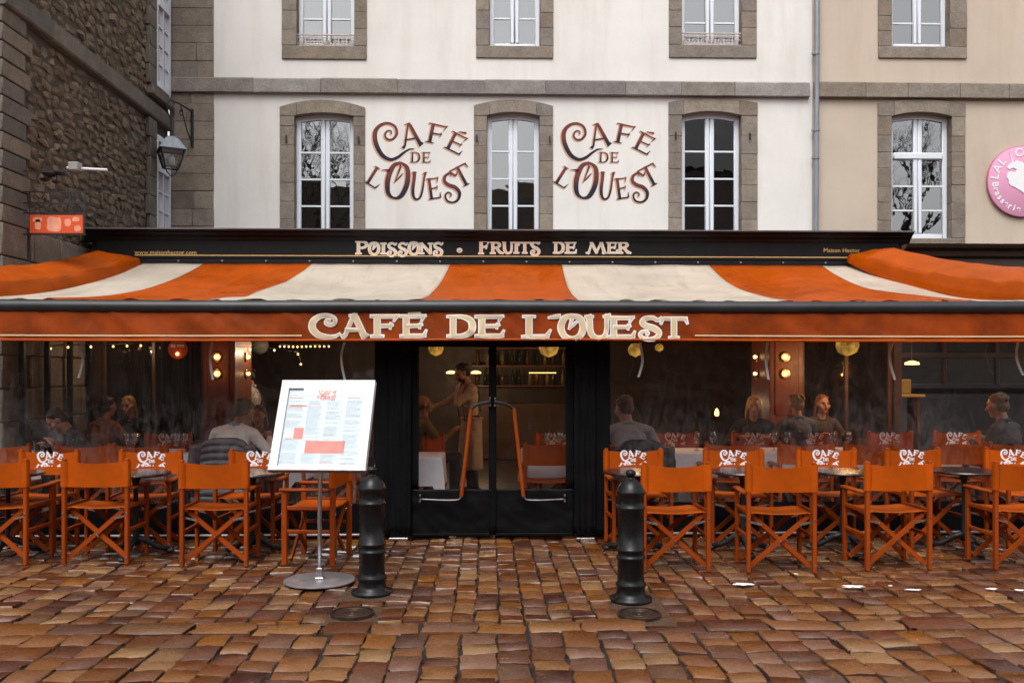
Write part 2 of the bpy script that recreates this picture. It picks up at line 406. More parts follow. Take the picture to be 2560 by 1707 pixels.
s = NT('glowing_shade'); e_ = s.n('ShaderNodeEmission'); e_.inputs[0].default_value = (.9, .46, .08, 1); s.l(s.remap(s.noise(7, 3, .6), .35, .65, .08, .42), e_.inputs[1]); M_lampshade = s.done(e_.outputs[0])
M_led = emit('menu_light_strip', (1.0, 0.83, 0.58), 2.2)
# ------------------------------------------------------------------ lettering: every glyph is a set of brush strokes (x, y, width), cap height 1
def catmull(pts, n=6):
    if len(pts) < 3: return pts
    out = []
    P_ = [pts[0]] + list(pts) + [pts[-1]]
    for i in range(1, len(P_) - 2):
        p0, p1, p2, p3 = P_[i - 1], P_[i], P_[i + 1], P_[i + 2]
        for k in range(n):
            t = k / n
            out.append(tuple(0.5 * (2 * p1[j] + (p2[j] - p0[j]) * t + (2 * p0[j] - 5 * p1[j] + 4 * p2[j] - p3[j]) * t * t + (-p0[j] + 3 * p1[j] - 3 * p2[j] + p3[j]) * t ** 3) for j in range(3)))
    out.append(tuple(pts[-1])); return out
def S_(*p): return ('s', list(p))
def C_(*p): return ('c', list(p))
def foot(x, y=0.03, h=0.19, w=0.07): return S_((x - h, y, w * .6), (x - h * .5, y, w), (x + h * .5, y, w), (x + h, y, w * .6))
STEM = lambda x, w=0.2: S_((x, 0, w * 1.25), (x, .12, w), (x, .88, w), (x, 1, w * 1.25))
GL = {
 'C': (1.0, [C_((.98, .14, .03), (.84, .02, .07), (.60, -.01, .11), (.30, .08, .18), (.12, .36, .22), (.13, .68, .20), (.32, .93, .14), (.58, .99, .11), (.80, .87, .10), (.83, .68, .09), (.70, .55, .09), (.55, .62, .08), (.56, .76, .06), (.67, .77, .05))]),
 'A': (1.0, [S_((.02, 0, .20), (.14, .10, .11), (.44, .98, .10)), S_((.42, 1.0, .16), (.52, .9, .19), (.80, .12, .21), (.88, 0, .32)), S_((.16, .33, .09), (.72, .33, .09)), S_((.30, .98, .05), (.55, 1.0, .08))]),
 'F': (.9, [STEM(.2), foot(.2), S_((0, .97, .06), (.2, .955, .10), (.70, .955, .09), (.86, 1.0, .04)), S_((.80, .97, .10), (.72, .74, .02)), S_((.2, .5, .10), (.58, .52, .09), (.68, .56, .05)), S_((.62, .64, .04), (.60, .38, .03))]),
 'E': (.9, [STEM(.2), S_((0, .97, .06), (.2, .955, .10), (.70, .955, .09), (.86, 1.0, .04)), S_((.80, .97, .10), (.72, .74, .02)), S_((.2, .5, .10), (.62, .52, .09), (.74, .58, .04)), S_((.68, .62, .05), (.66, .40, .03)), S_((0, .03, .06), (.2, .045, .10), (.72, .045, .10), (.86, .05, .05)), S_((.80, .04, .12), (.88, .30, .02))]),
 'D': (1.0, [STEM(.2), foot(.14, .03, .14), foot(.14, .97, .14), C_((.2, .96, .09), (.50, .96, .11), (.78, .80, .19), (.86, .50, .22), (.78, .20, .19), (.50, .04, .11), (.2, .04, .09))]),
 'L': (.9, [STEM(.22), foot(.22, .97), S_((0, .03, .06), (.22, .045, .10), (.72, .045, .10), (.84, .06, .06)), S_((.78, .04, .14), (.90, .34, .02))]),
 "'": (.4, [S_((.0, .72, .03), (.22, .88, .14), (.38, .97, .16))]),
 'O': (1.0, [C_((.5, 1.02, .10), (.22, .90, .19), (.10, .50, .22), (.22, .10, .19), (.5, -.02, .10), (.78, .10, .19), (.90, .50, .22), (.78, .90, .19), (.5, 1.02, .10)), S_((.42, 1.06, .05), (.50, .90, .09), (.40, .42, .03)), S_((.40, .44, .03), (.56, .62, .07), (.66, .74, .03))]),
 'U': (1.0, [C_((.10, 1.0, .24), (.16, .80, .20), (.18, .35, .20), (.30, .08, .17), (.52, .0, .12), (.74, .10, .12), (.82, .40, .12), (.82, .80, .12), (.86, 1.04, .15)), foot(.14, .97, .15), S_((.70, .97, .05), (.95, 1.04, .08))]),
 'S': (.85, [C_((.84, .98, .03), (.72, .86, .10), (.52, .97, .11), (.26, .92, .14), (.16, .74, .17), (.32, .58, .19), (.60, .46, .20), (.76, .26, .18), (.66, .04, .13), (.40, -.04, .10), (.14, .04, .10), (.08, .22, .09), (.22, .33, .08), (.36, .26, .07), (.32, .16, .05))]),
 'T': (1.0, [STEM(.5, .2), foot(.5), S_((.0, .93, .10), (.12, .955, .10), (.88, .955, .10), (1.0, .96, .06)), S_((.06, .96, .14), (.0, .70, .03)), S_((.94, .97, .14), (1.02, .72, .03))]),
 'P': (.9, [STEM(.2), foot(.2), S_((.0, .97, .05), (.2, .96, .08)), C_((.2, .96, .09), (.58, .95, .12), (.80, .74, .19), (.58, .50, .12), (.2, .48, .08))]),
 'I': (.4, [STEM(.2, .2), foot(.2), foot(.2, .97)]),
 'N': (1.05, [S_((.14, 0, .13), (.14, 1, .13)), foot(.14), S_((.10, .98, .20), (.88, .04, .20)), S_((.88, .0, .12), (.88, 1.0, .13)), foot(.88, .97), S_((.0, .97, .05), (.2, .97, .07))]),
 'R': (1.0, [STEM(.2), foot(.2), S_((.0, .97, .05), (.2, .96, .08)), C_((.2, .96, .09), (.54, .95, .12), (.74, .74, .18), (.54, .52, .12), (.2, .50, .08)), S_((.46, .5, .14), (.78, .08, .19), (1.0, .02, .06))]),
 'M': (1.4, [S_((.05, 0, .18), (.14, .12, .10), (.34, 1, .10)), S_((.30, 1.0, .18), (.68, .04, .17)), S_((.66, .04, .09), (1.02, 1.0, .10)), S_((1.0, 1.0, .19), (1.22, .12, .19), (1.26, 0, .26)), foot(.06, .03, .12), foot(1.26, .03, .16)]),
 '.': (.4, [C_((.2, .28, .16), (.28, .36, .16), (.2, .44, .16), (.12, .36, .16), (.2, .28, .16))]),
}
def glyph(ch):
    if ch == 'É':
        w, st = GL['E']; return (w, st + [S_((.30, 1.09, .05), (.66, 1.20, .14))])
    return GL[ch]
def strokes_to(mb, strokes, fn, extra=0.0, dz0=0.0, step=0.00008):
    """strokes: list of (kind, pts) ; fn(x, y, d) -> 3D point ; extra widens every stroke (outline); returns grad list"""
    for k, (kind, pts) in enumerate(strokes):
        p = catmull(pts) if kind == 'c' else list(pts)
        n = len(p)
        closed = kind == 'c' and (abs(p[0][0] - p[-1][0]) + abs(p[0][1] - p[-1][1])) < 1e-6
        if extra and not closed:                       # run an outline a little past both ends
            def ext(a, b):
                d = math.hypot(a[0] - b[0], a[1] - b[1]) or 1
                return (a[0] + (a[0] - b[0]) / d * extra, a[1] + (a[1] - b[1]) / d * extra, a[2])
            p = [ext(p[0], p[1])] + p[1:-1] + [ext(p[-1], p[-2])]
        vs = []; d = dz0 + k * step
        for i in range(n):
            a = p[i - 1] if i else (p[-2] if closed else p[0]); b = p[i + 1] if i < n - 1 else (p[1] if closed else p[-1])
            tx, ty = b[0] - a[0], b[1] - a[1]; L = math.hypot(tx, ty) or 1
            nx, ny = -ty / L, tx / L; w = p[i][2] / 2 + extra
            vs.append((p[i][0] + nx * w, p[i][1] + ny * w)); vs.append((p[i][0] - nx * w, p[i][1] - ny * w))
        mb.a += [y for x, y in vs]
        mb.add([fn(x, y, d) for x, y in vs], [(2 * i, 2 * i + 1, 2 * i + 3, 2 * i + 2) for i in range(n - 1)])
def fit(strokes, w0, x0, y0, x1, y1):                  # glyph box (0..w0, 0..1) -> rectangle ; y upward
    sx, sy = (x1 - x0) / w0, (y1 - y0)
    sw = (abs(sx) + abs(sy)) / 2
    return [(k, [(x0 + x * sx, y0 + y * sy, w * sw) for x, y, w in p]) for k, p in strokes]
def turn(strokes, cx, cy, deg):                        # clockwise as seen
    c, s_ = math.cos(R(-deg)), math.sin(R(-deg))
    return [(k, [(cx + (x - cx) * c - (y - cy) * s_, cy + (x - cx) * s_ + (y - cy) * c, w) for x, y, w in p]) for k, p in strokes]
def letter_mesh(name, groups, fn, mat, parent, extra=0.0, dz0=0.0, shift=(0, 0), grad=True):
    """groups: list of stroke lists, one per letter"""
    mb = MB(); gr = []
    for g in groups:
        n0 = len(mb.a)
        strokes_to(mb, [(k, [(x + shift[0], y + shift[1], w) for x, y, w in p]) for k, p in g], fn, extra, dz0)
        seg = mb.a[n0:]; lo, hi = min(seg), max(seg); gr += [(y - lo) / (hi - lo + 1e-9) for y in seg]
    o = mb.build(name, mat, parent, fix=False)
    if grad:
        at = o.data.attributes.new('grad', 'FLOAT', 'POINT'); at.data.foreach_set('value', gr)
    return o

# the two-line swirl emblem, measured on the wall: pixel units with y upward, origin at its middle
def logo():
    cx, cy = 932.0, 1000.0
    def px(pts): return [(x - cx, cy - y, w) for x, y, w in pts]
    big_c = [('c', px([(900, 914, 5), (868, 916, 12), (832, 938, 18), (796, 966, 22), (750, 979, 26), (700, 950, 33), (664, 880, 36), (660, 815, 33), (690, 772, 25), (738, 758, 20), (780, 778, 20), (792, 820, 20), (772, 852, 18), (740, 858, 17), (720, 836, 15), (732, 806, 12), (756, 806, 10), (758, 826, 8)]))]
    out = [big_c]
    for ch, x0, x1, y0, y1, rot in (('A', 812, 948, 756, 900, -10), ('F', 975, 1098, 762, 884, 12), ('É', 1098, 1212, 818, 936, 27),
                                    ('D', 874, 938, 932, 997, 2), ('E', 944, 1000, 932, 997, 0),
                                    ('L', 618, 706, 1028, 1150, 32), ("'", 690, 735, 1028, 1110, 30), ('O', 722, 872, 1002, 1212, 12), ('U', 876, 968, 1056, 1222, 8),
                                    ('E', 978, 1058, 1088, 1220, -8), ('S', 1068, 1178, 1056, 1232, -10), ('T', 1130, 1246, 1012, 1142, -28)):
        w0, st = glyph(ch)
        g = fit(st, w0, x0 - cx, cy - y1, x1 - cx, cy - y0)
        out.append(turn(g, (x0 + x1) / 2 - cx, cy - (y0 + y1) / 2, rot))
    return out
LOGO = logo()
def scaled(groups, k): return [[(kd, [(x * k, y * k, w * k) for x, y, w in p]) for kd, p in g] for g in groups]
def bfont(text, size, fn, name, mat, parent):          # small plain lettering from Blender's own built-in face, turned into a mesh
    cu = bpy.data.curves.new('t', 'FONT'); cu.body = text; cu.size = size; cu.resolution_u = 2
    to = bpy.data.objects.new('t', cu); col.objects.link(to)
    dg = bpy.context.evaluated_depsgraph_get(); me = bpy.data.meshes.new_from_object(to.evaluated_get(dg))
    bpy.data.objects.remove(to)
    mb = MB(); mb.add([fn(v.co.x, v.co.y, 0) for v in me.vertices], [tuple(p.vertices) for p in me.polygons])
    bpy.data.meshes.remove(me)
    return mb.build(name, mat, parent, fix=False)

def thick(g, f): return [[(k, [(x_, y_, w_ * f) for x_, y_, w_ in p]) for k, p in q] for q in g]
# ================================================================== SETTING: ground
mb = MB(); mb.add([(-300, -300, -.06), (300, -300, -.06), (300, 300, -.06), (-300, 300, -.06)], [(0, 1, 2, 3)])
s = NT('far_paving')
br = s.n('ShaderNodeTexBrick'); s.l(s.tc('Object'), br.inputs['Vector']); br.inputs['Scale'].default_value = 1.0
br.inputs['Brick Width'].default_value = .24; br.inputs['Row Height'].default_value = .22; br.inputs['Mortar Size'].default_value = .012
br.inputs['Color1'].default_value = (.20, .10, .055, 1); br.inputs['Color2'].default_value = (.11, .055, .035, 1); br.inputs['Mortar'].default_value = (.02, .015, .012, 1)
M_far = s.done(s.bsdf(br.outputs[0], 0.35))
tag(mb.build('ground', M_far, loc=Vector((0, 0, 0))), kind='structure')
mb = MB(); mb.grid(lambda u, v: (-9 + 18 * u, 2.4 + 7.0 * v, -.014 + .006 * mnoise.noise((u * 60, v * 25, 0))), 60, 30)
sq = tag(mb.build('cobbled_square', M_joint, loc=Vector((0, 0, 0))), kind='structure')
rnd = random.Random(11)
def cobble_mesh(i, rr):
    t = [-.5, -.462, 0, .462, .5]; vs = []
    cx = [rr.uniform(-.05, .05) for _ in range(8)]; tilt = (rr.uniform(-.02, .02), rr.uniform(-.02, .02))
    for b in range(5):
        for a in range(5):
            x, y = t[a], t[b]; ex, ey = abs(x) == .5, abs(y) == .5
            x += cx[b % 4] * (1 if abs(t[a]) > .3 else .3); y += cx[4 + a % 4] * (1 if abs(t[b]) > .3 else .3)
            if ex and ey: q_ = rr.uniform(.86, .97); x *= q_; y *= q_
            r2 = t[a] ** 2 + t[b] ** 2
            z = .003 * (1 - 2.2 * r2) + tilt[0] * t[a] * .5 + tilt[1] * t[b] * .5 + rr.uniform(-.0025, .0025)
            if ex or ey: z -= rr.uniform(.003, .010)
            vs.append((x, y, z))
    ring = [0, 1, 2, 3, 4, 9, 14, 19, 24, 23, 22, 21, 20, 15, 10, 5]
    n0 = 25
    for k in ring: vs.append((vs[k][0] * .99, vs[k][1] * .99, -.05))
    fs = [(j * 5 + i_, j * 5 + i_ + 1, j * 5 + i_ + 6, j * 5 + i_ + 5) for j in range(4) for i_ in range(4)]
    fs += [(ring[k], n0 + k, n0 + (k + 1) % 16, ring[(k + 1) % 16]) for k in range(16)]
    return vs, fs
VAR = [cobble_mesh(i, rnd) for i in range(36)]
VME = [MB().add(*v).mesh('cobble', M_cobble, smooth='auto') for v in VAR]
spots = []
HOLES = []
def column(xc, w, y0, y1, lo, hi):
    y = y0 + rnd.uniform(-.15, 0)
    while y < y1:
        d = rnd.uniform(lo, hi)
        if y1 - (y + d) < .10: d = y1 - y
        if y + d > y0 + .03: spots.append((xc + rnd.uniform(-.006, .006), max(y, y0) + (y + d - max(y, y0)) / 2, w * rnd.uniform(.90, .955), (y + d - max(y, y0)) - rnd.uniform(.010, .020), rnd.uniform(-.03, .03)))
        y += d
x = -7.5
while x < 7.5:
    w = rnd.uniform(.15, .172) if -1.4 < x < 1.5 else rnd.uniform(.17, .21); column(x + w / 2, w, 5.86, 9.1, .15, .25); x += w
x = -7.5
while x < 7.5:
    w = rnd.uniform(.185, .235); column(x + w / 2, w, 2.6, 5.61, .165, .25); x += w
x = -7.5
while x < 7.5:
    w = rnd.uniform(.30, .46); spots.append((x + w / 2, 5.735 + rnd.uniform(-.01, .01), w * .955, .225, rnd.uniform(-.02, .02))); x += w
B_L, B_R = G(930, 1482), G(1577, 1500)
MH = [G(881, 1536), G(1598, 1539)]
def in_hole(x, y, w, d):
    for c, r in ((B_L, .15), (B_R, .15), (MH[0], .14), (MH[1], .14)):
        if math.hypot(x - c.x, (y - c.y)) < r + min(w, d) * .30: return True
    return False
spots = [q for q in spots if not in_hole(q[0], q[1], q[2], q[3])]
def seen(q):
    x, y = q[0], q[1]; dep = y * CY + x * SY; lat = x * CY - y * SY
    return dep > 4.60 and abs(lat / dep) < .58 and y < 8.7
ranked = sorted([q for q in spots if seen(q)], key=lambda q: -q[2] * q[3] / q[1] ** 3)
single = set(id(q) for q in ranked[:300])
rest = MB()
for q in spots:
    k = rnd.randrange(36); flip = rnd.choice((0, math.pi)); zz = rnd.uniform(-.009, .009)
    if id(q) in single:
        o = link('cobble', VME[k], sq, (q[0], q[1], zz)); o.scale = (q[2], q[3], 1); o.rotation_euler = (0, 0, q[4] + flip)
    else:
        c, s_ = math.cos(q[4] + flip), math.sin(q[4] + flip)
        rest.add([(q[0] + (x * q[2]) * c - (y * q[3]) * s_, q[1] + (x * q[2]) * s_ + (y * q[3]) * c, z + zz) for x, y, z in VAR[k][0]], VAR[k][1])
tag(rest.build('cobbles', M_cobble, sq, smooth='auto'), kind='stuff')
for c, r in ((B_L, .23), (B_R, .23), (MH[0], .23), (MH[1], .23)):
    mb = MB(); mb.grid(lambda u, v: (c.x + r * (2 * u - 1), c.y + r * (2 * v - 1), -.002 - .004 * max(0, ((2 * u - 1) ** 2 + (2 * v - 1) ** 2) - .5) + .003 * mnoise.noise((u * 5, v * 5, c.x))), 8, 8)
    mb.build('concrete_patch', M_concrete, sq, smooth=True)
# thin irregular white patches on the stones at the right
for i, (px, py, a, b) in enumerate(((1856, 1466, .085, .05), (2132, 1472, .10, .055), (2280, 1480, .07, .025), (2226, 1470, .02, .018), (1990, 1440, .02, .02), (2480, 1478, .05, .03), (2560 - 12, 1481, .04, .03))):
    c = G(px, py); mb = MB(); n = 18; rr = random.Random(i)
    mb.add([(c.x, c.y, .024)] + [(c.x + a * math.cos(t) * q, c.y + b * math.sin(t) * q, .021) for t, q in [(2 * math.pi * k / n, rr.uniform(.45, 1.1)) for k in range(n)]], [(0, 1 + k, 1 + (k + 1) % n) for k in range(n)])
    mb.build('white_patch', M_letter_white, sq)

# ================================================================== the white cafe house
FY = 15.0
def FX(px): return P(px, 900, FY).x
def FZ(py, px=1280): return P(px, py, FY).z
def wall_with_holes(mb, x0, x1, z0, z1, holes, y0, y1):
    xs = sorted(set([x0, x1] + [h[0] for h in holes] + [h[1] for h in holes])); zs = sorted(set([z0, z1] + [h[2] for h in holes] + [h[3] for h in holes]))
    for i in range(len(xs) - 1):
        run = None
        for j in range(len(zs) - 1):
            cx_, cz_ = (xs[i] + xs[i + 1]) / 2, (zs[j] + zs[j + 1]) / 2
            solid = not any(h[0] < cx_ < h[1] and h[2] < cz_ < h[3] for h in holes)
            if solid and run is None: run = zs[j]
            if (not solid or j == len(zs) - 2) and run is not None:
                mb.box(xs[i], xs[i + 1], y0, y1, run, zs[j + 1] if solid else zs[j]); run = None
def arch(z_side, z_mid, x0, x1):
    return lambda x: z_mid - (z_mid - z_side) * (2 * (x - (x0 + x1) / 2) / (x1 - x0)) ** 2
def window(root, ox0, ox1, oside, otop, ix0, ix1, iside, itop, bottom, rows, stone_m, rnd, frame_m, transom=None, sill=None, curtain=None, guard=None, arched=True, zfloor=None):
    """outer box, inner opening in metres; rows = list of muntin heights"""
    arco = arch(oside, otop, ox0, ox1); arci = arch(iside, itop, ix0, ix1)
    fy0, fy1 = FY + .13, FY + .20
    m = MB(); st, ctr = .085, .15
    zb = bottom; xm = (ix0 + ix1) / 2
    m.rbox(ix0, ix0 + st, fy0, fy1, zb, iside - .004, .012); m.rbox(ix1 - st, ix1, fy0, fy1, zb, iside - .004, .012)
    m.rbox(xm - ctr / 2, xm - .004, fy0 - .012, fy1, zb + .09, min(arci(xm - ctr / 2), itop) - .09, .014); m.rbox(xm + .004, xm + ctr / 2, fy0 - .012, fy1, zb + .09, min(arci(xm + ctr / 2), itop) - .09, .014)
    n = 10
    xs = [ix0 + (ix1 - ix0) * k / n for k in range(n + 1)]
    m.prism([(x_, arci(x_)) for x_ in xs] + [(x_, arci(x_) - .085) for x_ in reversed(xs)], 'y', fy0 + .002, fy1)
    m.rbox(ix0 + st, ix1 - st, fy0 - .004, fy1, zb, zb + .088, .012)
    if transom: m.rbox(ix0 + st, ix1 - st, fy0 - .03, fy1, transom[0], transom[1], .02)
    for z in rows:
        for a, b in ((ix0 + st, xm - ctr / 2), (xm + ctr / 2, ix1 - st)): m.box(a, b, fy0 + .012, fy1 - .01, z - .014, z + .014)
    w = m.build('window', frame_m, root, smooth='auto')
    edges = sorted([zb + .088] + list(rows) + ([transom[0], transom[1]] if transom else []) + [itop - .05])
    for j in range(len(edges) - 1):
        a_, b_ = edges[j], edges[j + 1]
        if transom and abs(a_ - transom[0]) < 1e-6: continue
        for a, b in ((ix0 + st, xm - ctr / 2), (xm + ctr / 2, ix1 - st)):
            t = rnd.uniform(-.0025, .0025); t2 = rnd.uniform(-.002, .002)
            p = MB(); top = b_
            p.add([(a, fy0 + .03 + t, a_), (b, fy0 + .03 - t, a_), (b, fy0 + .03 - t + t2, top), (a, fy0 + .03 + t + t2, top)], [(0, 1, 2, 3)])
            p.build('pane', M_pane, w, fix=False)
    # stones of the surround: arch in three, jambs in courses, sill
    if arched:
        cuts = [ox0, ix0 + .01 + rnd.uniform(0, .05), ix1 - .01 - rnd.uniform(0, .05), ox1]
        for k in range(3):
            a, b = cuts[k] + (.003 if k else 0), cuts[k + 1] - (.003 if k < 2 else 0)
            xs = [a + (b - a) * q / 6 for q in range(7)]
            top = [(x_, arco(x_)) for x_ in xs]; low = [(x_, arci(min(max(x_, ix0), ix1)) if ix0 < x_ < ix1 else iside - .001) for x_ in reversed(xs)]
            pr = MB(); pr.prism(top + low, 'y', FY - .028 - rnd.uniform(0, .008), FY + .30); pr.build('surround_stone', stone_m, w)
    else:
        pr = MB(); pr.rbox(ox0, ox1, FY - .03, FY + .3, itop + .003, otop, .008); pr.build('surround_stone', stone_m, w)
    for a, b in ((ox0, ix0), (ix1, ox1)):
        z = zb if sill is None else sill[1]
        if sill: z = sill[0] + .003
        top = iside - .004
        if sill is None: z = zb - .1
        while z < top:
            h = rnd.uniform(.25, .32)
            if top - (z + h) < .12: h = top - z
            pr = MB(); e = rnd.uniform(-.004, .004)
            if sill and z < sill[0] + .01:
                pass
            pr.rbox(a, b, FY - .024 + e, FY + .30, z + .0015, z + h - .0015, .005); pr.build('surround_stone', stone_m, w, smooth='auto'); z += h
    if sill:
        pr = MB(); pr.rbox(ox0 + .002, ox1 - .002, FY - .03, FY + .30, sill[1], sill[0], .01); pr.build('sill', stone_m, w, smooth='auto')
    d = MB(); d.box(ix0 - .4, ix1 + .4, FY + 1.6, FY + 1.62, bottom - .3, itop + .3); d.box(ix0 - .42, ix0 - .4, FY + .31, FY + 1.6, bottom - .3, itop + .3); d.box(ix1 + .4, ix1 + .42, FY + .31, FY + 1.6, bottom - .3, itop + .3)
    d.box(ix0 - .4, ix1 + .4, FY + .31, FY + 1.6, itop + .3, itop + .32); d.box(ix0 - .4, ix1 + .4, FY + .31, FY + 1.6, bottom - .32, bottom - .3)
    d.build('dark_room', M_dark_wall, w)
    if curtain:
        c_ = MB(); c_.grid(lambda u, v: (ix0 + .02 + (ix1 - ix0 - .04) * u, FY + .27 + .015 * math.sin(u * 60), curtain[0] + (curtain[1] - curtain[0]) * v), 48, 2); c_.build('net_curtain', M_net, w, smooth=True)
    if guard:
        g = MB(); z0, z1 = guard; yy = FY + .045
        g.bar((ix0, yy, z1), (ix1, yy, z1), .03, .018); g.bar((ix0, yy, z0 + .012), (ix1, yy, z0 + .012), .02, .014); g.bar((ix0, yy, z1 - .045), (ix1, yy, z1 - .045), .016, .01)
        nn = 7; L = (ix1 - ix0) / nn
        for k in range(nn):
            cx = ix0 + L * (k + .5); cz = (z0 + z1 - .05) / 2; rr = min(L, z1 - z0 - .06) * .40
            for sgn in (1, -1):
                g.tube([(cx + sgn * (rr * (1 - t / 9) * math.cos(t * .75) + rr * .15), yy, cz + rr * (1 - t / 9) * math.sin(t * .75) * sgn) for t in range(9)], .007, 5)
            g.bar((ix0 + L * k, yy, z0), (ix0 + L * k, yy, z1), .01, .01, (0, 1, 0))
        g.build('guard_rail', M_rusty_white, w)
    return w

house = thing('townhouse', (FX(1280), FY, 0), 'cream rendered townhouse with granite window surrounds and painted cafe lettering', 'building')
rs = random.Random(3)
XL, XQ, XD = FX(425), FX(534), FX(2030)
ZT, ZB = FZ(204), FZ(240)
W = {}
def wpx(ox0, ox1, oside, otop, ix0, ix1, iside, itop): return (FX(ox0), FX(ox1), FZ(oside, ox0), FZ(otop), FX(ix0), FX(ix1), FZ(iside), FZ(itop))
low = [wpx(700, 913, 269, 255, 736, 884, 294, 286), wpx(1185, 1382, 265, 251, 1217, 1349, 290, 281), wpx(1671, 1893, 257, 244, 1704, 1853, 285, 275)]
up = [wpx(705, 917, -160, -160, 742, 886, -140, -140), wpx(1190, 1383, -160, -160, 1223, 1351, -140, -140), wpx(1672, 1891, -160, -160, 1704, 1854, -140, -140)]
upb = [(FZ(120), FZ(154), FZ(90)), (FZ(116), FZ(147), None), (FZ(109), FZ(142), FZ(77))]
holes = []
for a in low: holes.append((a[0] + .02, a[1] - .02, 3.3, a[2] - .01))
for a, b in zip(up, upb): holes.append((a[0] + .02, a[1] - .02, b[1] + .01, a[3] - .01))
mb = MB(); wall_with_holes(mb, XQ, XD, 3.0, 11.0, holes, FY, FY + .4); mb.build('wall', M_white, house)
mb = MB(); mb.box(XL, XD, FY + .41, FY + 6, 10.9, 11.0); mb.box(XL, XD, FY + 5.9, FY + 6, 3.0, 10.9); mb.prism([(FY - .4, 11.0), (FY + 6.4, 11.0), (FY + 3, 14.5)], 'x', XL, FX(3200)); mb.build('roof', M_roof_slate, house)
for i, a in enumerate(low):
    rows = [FZ(y_) for y_ in ((380, 447, 514) if i == 0 else (374, 443, 511) if i == 1 else (371, 440, 508))]
    window(house, *a, 3.46, rows, M_granite, rs, M_pvc_white)
for i, (a, b) in enumerate(zip(up, upb)):
    rows = [FZ(45 if i != 1 else 39), FZ(-35)]
    window(house, *a, b[0], rows, M_granite, rs, M_pvc_white, sill=(b[0] - .003, b[1]), curtain=(b[0] + .14, a[6]), guard=(b[0] + .004, b[2]) if b[2] else None, arched=False)
# quoin pier, course by course
z = 2.9; XLq = XL
while z < 11.0:
    h = rs.uniform(.27, .30)
    if z < ZB < z + h: h = ZB - z
    if abs(z - ZB) < 1e-3: z = ZT; continue
    cut = rs.choice((None, rs.uniform(.35, .65)))
    for a, b in ([(XLq, XQ)] if cut is None else [(XLq, XLq + (XQ - XLq) * cut), (XLq + (XQ - XLq) * cut, XQ)]):
        m = MB(); m.rbox(a + .003, b - .003 + rs.uniform(0, .012), FY - .03 + rs.uniform(-.005, .005), FY + .39, z + .002, z + h - .002, .006); m.build('quoin_stone', M_granite, house, smooth='auto')
    z += h
x = XL - .02
while x < XD - .06:
    L = rs.uniform(.85, 1.7)
    if XD - .06 - (x + L) < .4: L = XD - .06 - x
    m = MB(); dz = rs.uniform(-.008, .008)
    m.prism([(FY - .085, ZB + .012), (FY - .075, ZB), (FY + .39, ZB), (FY + .39, ZT + .02), (FY - .03, ZT + .02 + dz), (FY - .08, ZT - .012 + dz)], 'x', x + .003, x + L - .003)
    m.build('string_course_stone', M_granite_grey, house); x += L
# the two painted emblems
for ox, lab in ((930.0, 'painted cafe lettering between the left and middle windows'), (1140 + 930 / 2.45 + 0.0, '')):
    pass
for org in (1140.0, 1140.0 - 470.6):
    cxp, cyp = org + 932 / 2.45, 1000 / 2.45
    c0 = P(cxp, cyp, FY); k = 1 / 2.45 * FY / FPX
    fn = lambda x_, y_, d: (c0.x + x_ * k, FY - .001 - d, c0.z + y_ * k)
    em = letter_mesh('painted_lettering', thick(LOGO, .78), fn, M_wall_letter, house, 0, .0022, grad=True)
    letter_mesh('letter_shadow', thick(LOGO, .78), lambda x_, y_, d: (c0.x + x_ * k, FY - .0012 - d * .5, c0.z + y_ * k), M_letter_shadow, em, 1.5, 0, (-7, -6), grad=False)
# shutter pins beside the windows
m = MB()
for px, py in ((717, 349), (897, 351), (1192, 347), (1374, 350), (1688, 340), (1873, 342)):
    p = P(px, py, FY); m.box(p.x - .012, p.x + .012, FY - .06, FY - .03, p.z - .05, p.z + .05)
m.build('shutter_pins', M_iron, house)

# ------------------------------------------------------------------ beige neighbour
beige = thing('beige_house', (FX(2300), FY, 0), 'beige rendered neighbouring house with pink round sign and granite window surrounds', 'building')
XE = FX(3100)
w4 = wpx(2194, 2412, 259, 243, 2228, 2378, 284, 273); u4 = wpx(2195, 2416, -160, -160, 2229, 2374, -140, -140)
holes = [(w4[0] + .02, w4[1] - .02, FZ(614), w4[2] - .01), (u4[0] + .02, u4[1] - .02, FZ(136), u4[3] - .01)]
mb = MB(); wall_with_holes(mb, XD + .002, XE, 3.55, 11.0, holes, FY + .005, FY + .4); mb.build('wall', M_beige, beige)
window(beige, *w4, FZ(591), [FZ(456), FZ(518)], M_granite, rs, M_pvc_white, transom=(FZ(389), FZ(371)), sill=(FZ(592), FZ(618)))
window(beige, *u4, FZ(107), [FZ(41), FZ(-40)], M_granite, rs, M_pvc_white, sill=(FZ(108), FZ(138)), arched=False)
x = XD + .02
while x < XE:
    L = rs.uniform(.55, .95)
    m = MB(); m.prism([(FY - .085, ZB + .01), (FY - .075, ZB), (FY + .39, ZB), (FY + .39, ZT + .03), (FY - .03, ZT + .03), (FY - .08, ZT)], 'x', x + .004, x + L - .004); m.build('string_course_stone', M_granite, beige); x += L
zc = FZ(618)
m = MB(); xb0 = FX(2225)
m.prism([(FY - .62, zc), (FY + .3, zc), (FY + .3, zc - .4), (FY - .38, zc - .4), (FY - .38, zc - .22), (FY - .46, zc - .18), (FY - .48, zc - .10), (FY - .58, zc - .06)], 'x', xb0, XE); m.build('shop_cornice', M_brown_fascia, beige)
m = MB(); m.box(xb0, XE, FY + .1, FY + .3, 0, zc - .41); m.build('shop_wall', M_dark_wall, beige)
m = MB(); m.rbox(xb0 + .15, XE, 12.25, FY - .62, 2.98, 3.05, .01); m.build('sky_blocker', M_black_fab, beige)  # added slab: blocks skylight from the shop wall behind, leaves a black gap
M_sage = simple('grey_green_panel', (.024, .02, .018), .5, nscale=4, namt=.25)
